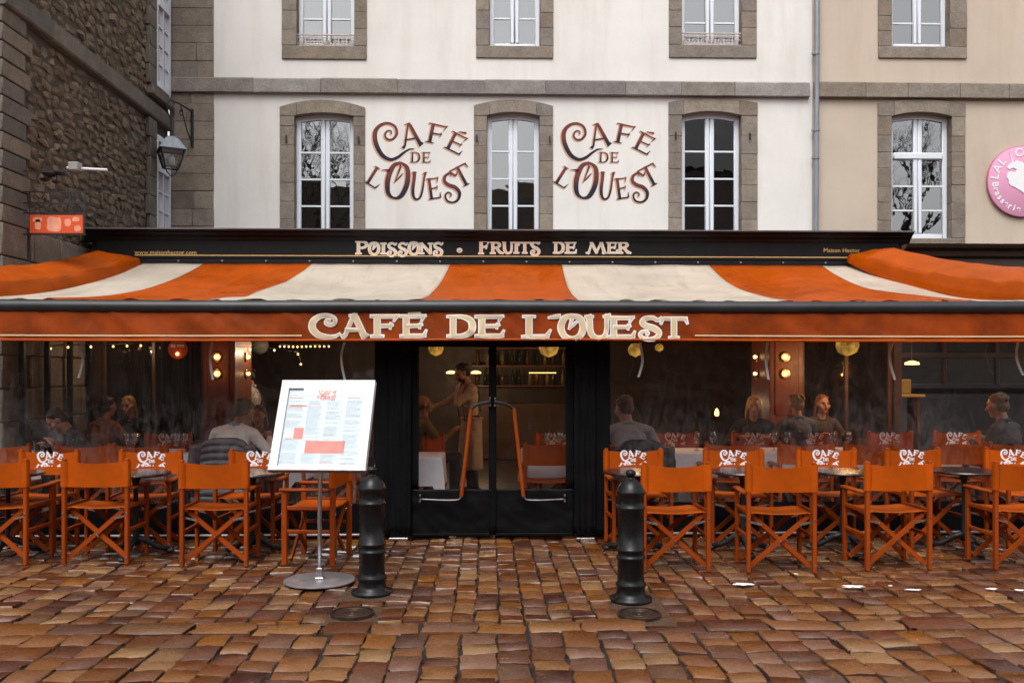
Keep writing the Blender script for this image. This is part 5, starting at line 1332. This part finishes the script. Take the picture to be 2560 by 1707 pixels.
p = Q(1546, 1030, 9.8); tag(MB().lathe([(.0001, 0), (.022, 0), (.02, .06), (.016, .085), (.0001, .09)], (p.x, 9.8, .749), 12).build('salt_pot', M_frame_white, smooth='auto'), 'small white salt pot on the cloth right of the grey sweater', 'salt pot')
p = Q(2090, 955, 11.6); yb = thing('yellow_bench', (p.x, 12.1, .015), 'yellow wooden bench seat glowing at the back right', 'bench')
M_yel = simple('yellow_wood', (.26, .13, .012), .5)
m = MB(); a, b = Q(2048, 972, 12).x, Q(2118, 972, 12).x; m.rbox(a, b, 11.9, 12.3, 1.28, 1.32, .01); m.build('seat', M_yel, yb)
m = MB(); m.rbox(a, b, 12.31, 12.34, 1.32, 1.52, .01); m.build('backrest', M_yel, yb)
m = MB(); [m.rbox(q, q + .04, 11.95, 12.25, .015, 1.279, .005) for q in (a + .05, b - .09)]; m.build('legs', M_dark_wood, yb)
d = bpy.data.lights.new('room_light', 'POINT')
bpy.data.lights.remove(d)

# ================================================================== bollards, covers, menu stand
def bollard(c, lab):
    root = thing('bollard', (c.x, c.y, 0), lab, 'bollard', 'black cast iron bollards')
    pr = [(.16, -.02), (.16, .012), (.114, .02), (.112, .055), (.107, .068), (.108, .085), (.115, .095), (.115, .112), (.103, .122), (.101, .16)]
    pr += [(.101, .28), (.108, .285), (.111, .295), (.108, .305), (.101, .31), (.101, .338), (.108, .343), (.111, .352), (.108, .361), (.100, .366)]
    pr += [(.100, .632), (.106, .637), (.109, .647), (.106, .657), (.100, .662), (.100, .74), (.108, .745), (.110, .757), (.106, .765), (.098, .785), (.082, .81), (.06, .832), (.036, .846), (.026, .852), (.022, .862), (.034, .872), (.040, .886), (.036, .902), (.020, .912), (.0001, .915)]
    pr = [(r_ * .93, z_) for r_, z_ in pr]
    body = [q for q in pr if q[1] <= .745]; cap = [q for q in pr if q[1] >= .745]
    MB().lathe(body, (c.x, c.y, .012), 36).build('post', M_bollard, root, smooth=True)
    MB().lathe([(.100, .744)] + cap, (c.x, c.y, .014), 36).build('domed_cap', M_bollard, root, smooth=True)
bollard(B_L, 'black iron bollard with domed cap beside the menu stand'); bollard(B_R, 'black iron bollard with domed cap in front of the right hand chairs')
for c, lab in zip(MH, ('round rusty iron cover in the cobbles below the left bollard', 'round rusty iron cover in the cobbles below the right bollard')):
    root = thing('ground_cover', (c.x, c.y, 0), lab, 'cover plate')
    m = MB(); m.lathe([(.145, -.02), (.145, .014), (.138, .018), (.130, .016), (.130, -.02)], (c.x, c.y, .006), 36); m.build('ring', M_cover, root, smooth='auto')
    m = MB(); m.lathe([(.0001, .014), (.02, .016), (.022, .012), (.06, .012), (.062, .016), (.075, .016), (.077, .012), (.105, .012), (.107, .016), (.118, .016), (.128, .010), (.128, -.02)], (c.x, c.y, .004), 36); m.build('lid', M_cover, root, smooth='auto')
# menu stand
c = G(734 * K, 1339 * K)
ms = thing('menu_stand', (c.x, c.y, .015), 'white framed menu board on steel pole with round base', 'menu stand')
Rb = .27
MB().lathe([(.0001, .0), (Rb - .004, .0), (Rb, .004), (Rb, .010), (Rb - .006, .014), (.0001, .015)], (c.x, c.y, .018), 48).build('base', M_steel_dull, ms, smooth='auto')
m = MB(); m.rbox(c.x - .035, c.x + .035, c.y - .03, c.y + .03, .033, .05, .006); m.rbox(c.x - .022, c.x + .022, c.y - .022, c.y + .022, .05, .12, .004); m.build('collar', M_steel, ms)
tl, be = R(27), R(5.5)
rx = Vector((math.cos(be), -math.sin(be), 0)); upv = Vector((math.sin(tl) * math.sin(be), math.sin(tl) * math.cos(be), math.cos(tl))); nv = rx.cross(upv); 
if nv.y > 0: nv = -nv
BL, TR = Q(614, 1079, 6.72), Q(857, 877, 6.98)
bc = Q(728.5, 1078.5, 6.74)
PW, PH = .735, .735
def mp(u, v, d=0): return bc + rx * (u * PW) + upv * (v * PH) + nv * d      # u -.5...5, v 0..1
m = MB(); m.tube([(c.x, c.y, .06), (c.x, c.y, .5), (c.x + .005, c.y, .78), tuple(mp(.02, .06, -.05)), tuple(mp(.02, .28, -.04))], .017, 12); m.build('pole', M_steel, ms, smooth=True)
def mbox(m, u0, u1, v0, v1, d0, d1):
    vs = [mp(u, v, d) for d in (d0, d1) for v in (v0, v1) for u in (u0, u1)]
    m.add(vs, [(0, 2, 3, 1), (4, 5, 7, 6), (0, 1, 5, 4), (2, 6, 7, 3), (0, 4, 6, 2), (1, 3, 7, 5)])
m = MB(); mbox(m, -.5, .5, 0, 1, -.035, -.002); m.build('back_panel', M_frame_white, ms)
m = MB(); mbox(m, -.5, -.415, 0, 1, 0, .022); mbox(m, .415, .5, 0, 1, 0, .022); mbox(m, -.414, .414, .905, 1, 0, .022); mbox(m, -.414, .414, 0, .028, 0, .022); m.build('frame', M_frame_white, ms)
m = MB(); mbox(m, -.505, .505, -.016, -.001, -.037, .024); m.build('bottom_trim', M_steel_dull, ms)
m = MB(); mbox(m, -.412, .412, .03, .903, -.001, .001); sheet = m.build('menu_sheet', M_paper, ms)
m = MB(); mbox(m, -.25, .40, .890, .902, .003, .015); m.build('light_strip', M_led, ms)
def flat(m, u0, u1, v0, v1, d=.003): m.add([mp(u0, v0, d), mp(u1, v0, d), mp(u1, v1, d), mp(u0, v1, d)], [(0, 1, 2, 3)])
rp_ = random.Random(12); g1, g2, g3 = MB(), MB(), MB()
colsu = [(-.40, -.22), (-.19, -.02), (.01, .18), (.22, .40)]
for ci, (a, b) in enumerate(colsu):
    v = .77
    while v > .06:
        if ci == 0 and .325 < v < .46: v -= .014; continue
        if ci in (1, 2) and .175 < v < .33: v -= .014; continue
        if rp_.random() < .13: v -= .022
        u = a; e = b - rp_.uniform(0, .05)
        tgt = g3 if rp_.random() < .12 else g1
        while u < e:
            L = rp_.uniform(.012, .04); flat(tgt, u, min(u + L, e), v, v + .0055); u += L + .006
        v -= .0135
for q in ((-.38, -.20, .705, .718), (-.30, -.20, .335, .46), (-.385, -.31, .332, .343), (-.16, .25, .18, .315)):
    g2 = MB(); flat(g2, *q); g2.build('red_block', M_print_red, sheet, fix=False)
flat(g3, -.40, -.10, .832, .835); flat(g3, .10, .40, .832, .835); flat(g3, -.40, -.25, .80, .812); flat(g3, .22, .36, .80, .812)
tag(g1.build('grey_text', M_print_grey, sheet, fix=False), kind='stuff'); tag(g3.build('pale_text', M_print_pale, sheet, fix=False), kind='stuff')
k_ = .155 / 640
letter_mesh('logo', LOGO, lambda x_, y_, d_: mp(0, .842, .004 + d_) + rx * (x_ * k_) + upv * (y_ * k_ * .8), M_print_red, sheet, 4, grad=False)
# ================================================================== people
import numpy as np
SKIN = {}
def cloth_mat(name, c, namt=.12): return simple(name, c, .8, nscale=7, namt=namt, bscale=9, bamt=.9, bdist=.04)
M_skin = simple('skin', (.42, .22, .15), .5, nscale=6, namt=.08); M_skin2 = simple('warm_skin', (.36, .18, .11), .5, nscale=6, namt=.08)
M_lip = simple('lips', (.28, .09, .07), .45); M_eye = simple('eye_dark', (.02, .015, .012), .2)
HAIRS = {k: simple(k + '_hair', c, .55, nscale=9, namt=.35, bscale=55, bamt=.8, bdist=.008, stretch=(3, 3, .6)) for k, c in (('dark', (.018, .012, .009)), ('grey', (.12, .115, .11)), ('blonde', (.38, .22, .08)), ('brown', (.075, .035, .016)), ('auburn', (.16, .06, .02)), ('sandy', (.16, .09, .045)))}
FLOR = NT('floral_blouse'); vor = FLOR.n('ShaderNodeTexVoronoi'); vor.inputs['Scale'].default_value = 24; FLOR.l(FLOR.tc('Object'), vor.inputs['Vector'])
M_floral = FLOR.done(FLOR.bsdf(FLOR.mix(FLOR.remap(vor.outputs['Distance'], .12, .30, 1, 0), (.02, .018, .03), (.22, .16, .17)), .75))
def remeshed(mb, voxel, smooth=2):
    me = bpy.data.meshes.new('tmp'); me.from_pydata(mb.v, [], mb.f)
    bm = bmesh.new(); bm.from_mesh(me); bmesh.ops.remove_doubles(bm, verts=bm.verts, dist=3e-4); bmesh.ops.recalc_face_normals(bm, faces=bm.faces); bm.to_mesh(me); bm.free()
    o = bpy.data.objects.new('tmp', me); col.objects.link(o)
    md = o.modifiers.new('r', 'REMESH'); md.mode = 'VOXEL'; md.voxel_size = voxel; md.use_smooth_shade = True
    ms_ = o.modifiers.new('s', 'SMOOTH'); ms_.factor = .5; ms_.iterations = smooth
    dg = bpy.context.evaluated_depsgraph_get()
    res = bpy.data.meshes.new_from_object(o.evaluated_get(dg), preserve_all_data_layers=False, depsgraph=dg); bpy.data.objects.remove(o); bpy.data.meshes.remove(me)
    res.polygons.foreach_set('use_smooth', [True] * len(res.polygons)); return res
class Body:
    def __init__(s): s.mb = MB(); s.pr = []
    def cap(s, a, b, ra, rb, tagn, n=12):
        a, b = Vector(a), Vector(b); d = b - a; L = d.length or 1e-4; q = d.to_track_quat('Z', 'Y').to_matrix()
        prof = [(1e-4, -ra)] + [(ra * math.sin(t), -ra * math.cos(t)) for t in (.5, 1.05)] + [(ra, 0), (rb, L)] + [(rb * math.sin(t), L + rb * math.cos(t)) for t in (1.05, .5)] + [(1e-4, L + rb)]
        s.mb.lathe(prof, a, n, q); s.pr.append((np.array(a), np.array(b), ra, rb, tagn))
    def ell(s, c, r, M, tagn, n=16):
        m = M @ Matrix.Diagonal(r); prof = [(max(1e-4, math.sin(math.pi * i / 10)), -math.cos(math.pi * i / 10)) for i in range(11)]
        s.mb.lathe(prof, c, n, m); s.pr.append((np.array(c), np.array(c), None, (np.array(M.inverted()), np.array(r)), tagn))
    def finish(s, voxel, mats):
        me = remeshed(s.mb, voxel); nf = len(me.polygons)
        cen = np.empty(nf * 3); me.polygons.foreach_get('center', cen); cen = cen.reshape(-1, 3)
        best = np.full(nf, 9.9); idx = np.zeros(nf, dtype=np.int32); names = list(mats)
        for a, b, ra, rb, tg in s.pr:
            if ra is None:
                q = (cen - a) @ rb[0].T; d = (np.linalg.norm(q / rb[1], axis=1) - 1) * rb[1].min()
            else:
                ab = b - a; t = np.clip(((cen - a) @ ab) / max(1e-9, ab @ ab), 0, 1); d = np.linalg.norm(cen - a - t[:, None] * ab, axis=1) - (ra + (rb - ra) * t)
            k = d < best; best[k] = d[k]; idx[k] = names.index(tg)
        for nme in names: me.materials.append(mats[nme])
        me.polygons.foreach_set('material_index', idx); me.update(); return me
def person(x, y, yaw, label, top, legs, skin=None, hair='dark', seated=True, lean=0, side=0, hp=0, hy=0, rh=None, lh=None, sc_=1.0, long_hair=False, beard=False, z0=.017, voxel=.0105, sleeve=True, wide=1.0, extras=None, hips=None, bald=False, collar=None):
    skin = skin or M_skin
    root = thing('person', (x, y, z0), label, 'person', rz=R(yaw)); OFF[root.name] = Vector((0, 0, 0))
    b = Body(); I = Matrix.Identity(3)
    Lm = Matrix.Rotation(R(-lean), 3, 'X') @ Matrix.Rotation(R(side), 3, 'Y')
    pz = (hips or .515) if seated else .96
    pel = Vector((0, 0, pz)); up_ = Lm @ Vector((0, 0, 1))
    def T(v): return pel + Lm @ Vector(v)
    b.ell(T((0, .0, .0)), (.165 * wide, .12, .13), Lm, 'legs' if not seated else 'top'); b.ell(T((0, .005, .16)), (.148 * wide, .112, .16), Lm, 'top'); b.ell(T((0, .0, .33)), (.172 * wide, .122, .17), Lm, 'top')
    b.cap(T((-.15 * wide, -.005, .435)), T((.15 * wide, -.005, .435)), .068, .068, 'top'); b.cap(T((0, -.01, .50)), T((-.13 * wide, -.005, .452)), .05, .055, 'top'); b.cap(T((0, -.01, .50)), T((.13 * wide, -.005, .452)), .05, .055, 'top')
    nb = T((0, -.005, .49)); 
    Hm = Lm @ Matrix.Rotation(R(lean * .75), 3, 'X') @ Matrix.Rotation(R(hy), 3, 'Z') @ Matrix.Rotation(R(-hp), 3, 'X')
    hc = nb + (up_ * .06 + Hm @ Vector((0, .025, .125)))
    b.cap(nb - up_ * .02, hc - Hm @ Vector((0, .015, .04)), .058, .054, 'skin')
    def Hd(v): return hc + Hm @ Vector(v)
    b.ell(Hd((0, -.01, .025)), (.076, .096, .094), Hm, 'skin'); b.ell(Hd((0, .028, -.045)), (.058, .062, .072), Hm, 'skin'); b.ell(Hd((0, .065, -.095)), (.028, .026, .024), Hm, 'skin')
    b.cap(Hd((0, .088, .015)), Hd((0, .112, -.028)), .011, .017, 'skin', 8); b.cap(Hd((-.04, .078, .034)), Hd((.04, .078, .034)), .012, .012, 'skin', 8)
    b.cap(Hd((-.022, .086, -.062)), Hd((.022, .086, -.062)), .009, .009, 'lip', 8)
    for sx in (-1, 1):
        b.ell(Hd((sx * .077, -.005, -.005)), (.011, .022, .032), Hm, 'skin', 10); b.cap(Hd((sx * .052, .055, -.02)), Hd((sx * .05, .05, -.035)), .028, .026, 'skin', 8)
    if beard: b.ell(Hd((0, .045, -.075)), (.058, .058, .058), Hm, 'hair')
    # arms: two-bone chains to the hand targets
    for sx, tgt in ((1, rh), (-1, lh)):
        sh_ = T((sx * .19 * wide, -.005, .425)); tgt = Vector(tgt) if tgt else (Vector((sx * .2, .34, .80)) if seated else Vector((sx * .25, .06, .82)))
        l1, l2 = .285, .26; d = tgt - sh_; D_ = min(d.length, l1 + l2 - .01); d = d.normalized(); w = sh_ + d * D_
        a = (l1 * l1 - l2 * l2 + D_ * D_) / (2 * D_); h = math.sqrt(max(1e-6, l1 * l1 - a * a)); pole = Vector((sx * .7, -.35, -.8)); pole = (pole - d * pole.dot(d)).normalized(); el = sh_ + d * a + pole * h
        b.cap(sh_, el, .062, .048, 'top'); b.cap(el, el.lerp(w, .62 if not sleeve else .93), .047, .036 if not sleeve else .034, 'top' if sleeve else 'skin'); b.cap(el.lerp(w, .6), w, .034, .027, 'skin' if not sleeve else 'top')
        f = (w - el).normalized(); s_ = f.cross(Vector((0, 0, 1))); s_ = (s_.normalized() if s_.length > .1 else Vector((1, 0, 0))); nrm_ = s_.cross(f)
        Mh = Matrix((s_, f, nrm_)).transposed(); pc_ = w + f * .055
        b.ell(pc_, (.040, .050, .018), Mh, 'skin', 12)
        for k, (o_, L) in enumerate(((-.029, .062), (-.010, .074), (.010, .070), (.028, .056))):
            k0 = pc_ + s_ * o_ + f * .035; k1 = k0 + f * L * .5 - nrm_ * .012; k2 = k1 + f * L * .38 - nrm_ * .03
            b.cap(k0, k1, .0105, .0098, 'skin', 8); b.cap(k1, k2, .0098, .0085, 'skin', 8)
        t0 = pc_ - s_ * (.030 * sx) - f * .02; t1 = t0 - s_ * (.030 * sx) + f * .03 - nrm_ * .01; t2 = t1 + f * .032 - nrm_ * .012; b.cap(t0, t1, .014, .012, 'skin', 8); b.cap(t1, t2, .012, .010, 'skin', 8)
    for sx in (-1, 1):
        hip = pel + Vector((sx * .09 * wide, .0, -.02))
        if seated: kn, an = Vector((sx * .13, .42, .53)), Vector((sx * .14, .40, .09))
        else: kn, an = Vector((sx * .10, .03, .51)), Vector((sx * .11, -.02, .09))
        b.cap(hip, kn, .088, .062, 'legs'); b.cap(kn, an, .060, .043, 'legs'); b.cap(an + Vector((0, -.03, -.045)), an + Vector((0, .14, -.055)), .042, .033, 'shoe')
    hm = HAIRS[hair]
    if rh is None and False: pass
    cm = MB(); cc = nb - up_ * .012; rr_ = [(.066 + .008 * math.cos(2 * t), t) for t in [2 * math.pi * k / 24 for k in range(25)]]
    cm.tube([cc + Lm @ Vector((r_ * math.cos(t), r_ * math.sin(t) + .004, .012 - .022 * math.sin(t))) for r_, t in rr_], .020, 8, cap=False); cm.build('collar', collar or top, root, smooth=True)
    me = b.finish(voxel, {'top': top, 'legs': legs, 'skin': skin, 'lip': M_lip, 'shoe': M_black_paint, 'hair': hm})
    body = link('body', me, root)
    # hair, a cap of locks over the skull
    hb = Body(); rr = random.Random(int(abs(x) * 100))
    if bald: hb.ell(Hd((0, -.03, -.005)), (.080, .085, .062), Hm, 'h')
    else:
        hb.ell(Hd((0, -.026, .042)), (.084, .094, .088), Hm, 'h'); hb.ell(Hd((0, -.05, -.01)), (.078, .066, .075), Hm, 'h'); hb.cap(Hd((-.045, .036, .093)), Hd((.045, .036, .093)), .017, .017, 'h', 8)
    if long_hair:
        for k in range(26):
            a = math.pi * (.05 + .9 * k / 25) + math.pi; ca, sa = math.cos(a), math.sin(a)
            p0 = Hd((.074 * ca, -.01 + .085 * sa, .02)); p1 = Hd((.088 * ca, -.012 + .095 * sa, -.12 + rr.uniform(-.02, .02))); p2 = Hd((.092 * ca + rr.uniform(-.01, .01), -.01 + .085 * sa, -.22 + rr.uniform(-.05, .03)))
            hb.cap(p0, p1, .022, .020, 'h', 6); hb.cap(p1, p2, .020, .010, 'h', 6)
    else:
        for k in range(22):
            a = rr.uniform(0, 6.28); e = rr.uniform(.2, 1.3); v = Vector((math.cos(a) * math.cos(e) * .078, -.03 + math.sin(a) * math.cos(e) * .088, .04 + math.sin(e) * .082))
            if bald or v.y > .05: continue
            hb.cap(Hd(v), Hd(v + Vector((rr.uniform(-.02, .02), rr.uniform(-.025, .005), rr.uniform(-.02, .006)))), .019, .015, 'h', 6)
    hme = remeshed(hb.mb, .008, 1); hme.materials.append(hm); link('hair', hme, root)
    for sx in (-1, 1):
        m = MB(); m.sphere(Hd((sx * .031, .081, .014)), (.011, .007, .0075), 8, 6); m.build('eye', M_eye, root, smooth=True)
        m = MB(); m.bar(Hd((sx * .016, .092, .038)), Hd((sx * .048, .080, .040)), .006, .008); m.build('eyebrow', hm, root)
    if extras: extras(root, T, Hd)
    root.scale = (sc_, sc_, sc_)
    return root
W_shirt = cloth_mat('pale_shirt', (.62, .48, .38)); W_shirt2 = cloth_mat('white_shirt', (.60, .58, .56)); W_dark = cloth_mat('dark_trousers', (.02, .018, .02)); W_grey = cloth_mat('grey_sweater', (.27, .27, .29))
W_sweater = cloth_mat('cream_white_sweater', (.85, .82, .79)); W_rust = cloth_mat('rust_sweater', (.28, .07, .02)); W_olive = cloth_mat('olive_jacket', (.20, .12, .025)); W_black = cloth_mat('black_top', (.018, .015, .016)); W_navy = cloth_mat('navy_jacket', (.045, .05, .075))
W_brown = cloth_mat('brown_top', (.045, .024, .014)); W_taupe = cloth_mat('taupe_coat', (.055, .045, .042)); M_apron = cloth_mat('linen_apron', (.52, .39, .29)); M_susp = simple('dark_suspenders', (.07, .02, .015), .6)
def strip(pts, wd, th, name, mat, root, side=Vector((1, 0, 0))):
    m = MB(); c_ = catmull([tuple(p) for p in pts], 5)
    for k in range(len(c_) - 1): m.bar(c_[k], c_[k + 1], wd, th, (0, 1, .2))
    m.build(name, mat, root)
def waiter_kit(root, T, Hd, apron=True):
    for sx in (-1, 1):
        strip([T((sx * .09, .125, .02)), T((sx * .10, .135, .20)), T((sx * .105, .132, .34)), T((sx * .10, .07, .475)), T((sx * .09, -.03, .515)), T((sx * .08, -.11, .44)), T((sx * .05, -.135, .30)), T((sx * .03, -.13, .1))], .028, .006, 'suspender', M_susp, root)
    if apron:
        m = MB()
        def fn(u, v):
            a = 2 * math.pi * u; w_ = 1 + .22 * v; fold = 1 + .035 * v * math.sin(a * 7) + .02 * v * math.sin(a * 11 + 1)
            return (.178 * w_ * fold * math.cos(a), .135 * w_ * fold * math.sin(a) + .02 * v, 1.02 - .70 * v + .006 * math.sin(a * 5))
        m.grid(fn, 60, 14); o = m.build('apron', M_apron, root, smooth=True); md = o.modifiers.new('t', 'SOLIDIFY'); md.thickness = .005
        m = MB(); m.tube([(.185 * math.cos(t), .142 * math.sin(t), 1.0) for t in [2 * math.pi * k / 30 for k in range(31)]], .012, 6, cap=False); m.build('apron_string', M_apron, root, smooth=True)
def at(px, Yd): return Q(px, 1000, Yd)
p = at(1083, 12.0); person(p.x, 12.0, 112, 'waiter with beard, dark braces and long linen apron standing in the left door pane', W_shirt, W_dark, M_skin, 'dark', False, lean=7, hp=24, hy=4, lh=(-.03, .20, 1.44), rh=(.10, .52, 1.14), beard=True, sc_=.99, voxel=.009, extras=waiter_kit)
p = at(588, 13.4); person(p.x, 13.4, 95, 'waiter in white shirt and dark braces carrying a plate behind the left screen', W_shirt2, W_dark, M_skin2, 'dark', False, lean=8, hp=12, lh=(-.12, .42, 1.14), rh=(.12, .40, 1.12), sc_=.95, extras=waiter_kit)
pl = Q(552, 938, 13.35); pt = thing('plate', pl, 'pale plate in the hand of the waiter behind the left screen', 'plate'); MB().lathe([(.0001, 0), (.07, .004), (.13, .022), (.132, .026), (.07, .010), (.0001, .008)], pl, 20).build('dish', M_frame_white, pt, smooth=True)
p = at(198, 9.75); person(p.x, 9.85, 118, 'woman with short dark curls and dark floral blouse bending over her plate', M_floral, W_dark, M_skin, 'dark', lean=24, hp=38, lh=(-.10, .36, .83), rh=(.10, .40, .80), sc_=1.0, voxel=.009)
p = at(240, 11.1); person(p.x, 11.0, -25, 'man in rust brown sweater seated with his back turned, behind the floral blouse', W_rust, W_dark, M_skin2, 'dark', lean=8, sc_=1.0)
p = at(298, 11.6); person(p.x, 11.75, 172, 'blonde woman in black leaning her chin on her hand behind the left screen', W_black, W_dark, M_skin, 'blonde', lean=12, hp=6, rh=(-.01, .24, 1.06), lh=(-.14, .36, .80), long_hair=True, sc_=1.0)
p = at(517, 9.55); person(p.x, 9.46, -22, 'man in cream white sweater seated with his back to the square', W_sweater, W_dark, M_skin2, 'grey', lean=27, hp=20, hy=-14, rh=(.26, .40, .84), lh=(-.20, .34, .82), sc_=1.06, wide=1.16, voxel=.009, collar=W_grey)
p = at(606, 10.6); person(p.x, 10.55, 178, 'brown haired guest facing the square beside the menu board', W_navy, W_dark, M_skin2, 'brown', lean=14, hp=10, long_hair=True, sc_=.95)
p = at(972, 11.5); person(p.x, 11.5, -78, 'guest in olive jacket sitting at the left edge of the door pane looking up', W_olive, W_dark, M_skin2, 'sandy', lean=2, hp=-14, lh=(-.12, .40, .84), rh=(.16, .36, .86), sc_=1.0, bald=True)
p = at(1452, 9.4); person(p.x, 9.42, 8, 'man in grey sweater seated with his back to the square beside the entrance', W_grey, W_dark, M_skin2, 'brown', lean=17, hp=14, hy=18, rh=(.22, .36, .82), lh=(-.16, .38, .82), sc_=1.05, wide=1.12, voxel=.009)
p = at(1730, 11.2); person(p.x, 11.2, 168, 'blonde woman in black sitting deep behind the right screen', W_black, W_dark, M_skin2, 'blonde', lean=6, hp=6, long_hair=True)
p = at(1822, 11.2); person(p.x, 11.0, 20, 'grey haired guest in navy jacket behind the right screen, back turned', W_navy, W_dark, M_skin2, 'sandy', lean=4, sc_=1.02, wide=1.15)
p = at(1888, 11.6); person(p.x, 11.7, 190, 'long haired guest in brown top behind the right screen', W_brown, W_dark, M_skin2, 'auburn', lean=5, hp=4, long_hair=True)
p = at(2326, 9.6); person(p.x, 9.55, 38, 'large seated guest in taupe coat at the right edge behind the screen', W_taupe, W_dark, M_skin2, 'sandy', lean=14, hp=8, sc_=1.06, wide=1.2)

# coats over chair backs
def jacket(x, y, w, top, bot, quilt, mat, lab, seed, deg=0, name='jacket', sleeve=True):
    root = thing(name, (x, y, bot), lab, 'jacket'); rj = random.Random(seed)
    c, s_ = math.cos(R(deg)), math.sin(R(deg))
    def shape(u, v, side):
        X = (u - .5) * w * (.86 + .22 * v - .10 * (1 - min(1, v * 5))); Z = top - (top - bot) * v - .07 * (2 * u - 1) ** 4 * (1 - v)
        th = .035 * (1 - (2 * u - 1) ** 4) + .012; q = quilt * abs(math.sin(math.pi * v * 9)) ** .6 if quilt else 0
        Y = side * (th + q) + .012 * mnoise.noise((u * 5, v * 5, seed)) * side + .008 * mnoise.noise((u * 14, v * 9, seed))
        return (x + X * c - Y * s_, y + X * s_ + Y * c, Z)
    m = MB(); m.grid(lambda u, v: shape(u, v, -1), 30, 72); m.grid(lambda u, v: shape(u, v, 1), 30, 72)
    m.build('shell', mat, root, smooth=True, weld=True)
    if sleeve:
        for sg_ in (-1, 1):
            m = MB(); pts = [Vector((x + sg_ * w * .44 * c, y + sg_ * w * .44 * s_ - .03, top - .07)) + Vector((sg_ * .05 * t, -.02, -.46 * t)) for t in [k / 24 for k in range(25)]]
            m.tube(pts, [(.058 - .014 * k / 24) * (1 + (.10 * abs(math.sin(math.pi * k / 24 * 7)) if quilt else .05 * math.sin(k * .9))) for k in range(25)], 12); m.build('sleeve', mat, root, smooth=True)
    return root
M_puffer = simple('plum_grey_puffer', (.075, .062, .078), .5, nscale=8, namt=.2, bscale=30, bamt=.3); M_coat = simple('black_coat', (.014, .013, .018), .7, nscale=8, namt=.3); M_jk = simple('grey_jacket_cloth', (.22, .22, .25), .7, nscale=6, namt=.3, bscale=15, bamt=.8, bdist=.03)
p = at(515, 9.17); jacket(p.x, 9.17, .62, .955, .30, .022, M_puffer, 'plum grey quilted puffer jacket hung over the chair of the white sweater man', 3)
p = at(1475, 9.16); jacket(p.x, 9.165, .60, .93, .42, 0, M_coat, 'black coat hung over the chair of the grey sweater man', 5)
p = at(92, 10.55); jacket(p.x, 10.5, .58, 1.07, .60, 0, M_jk, 'crumpled grey jacket heaped over a chair back at the far left', 8)
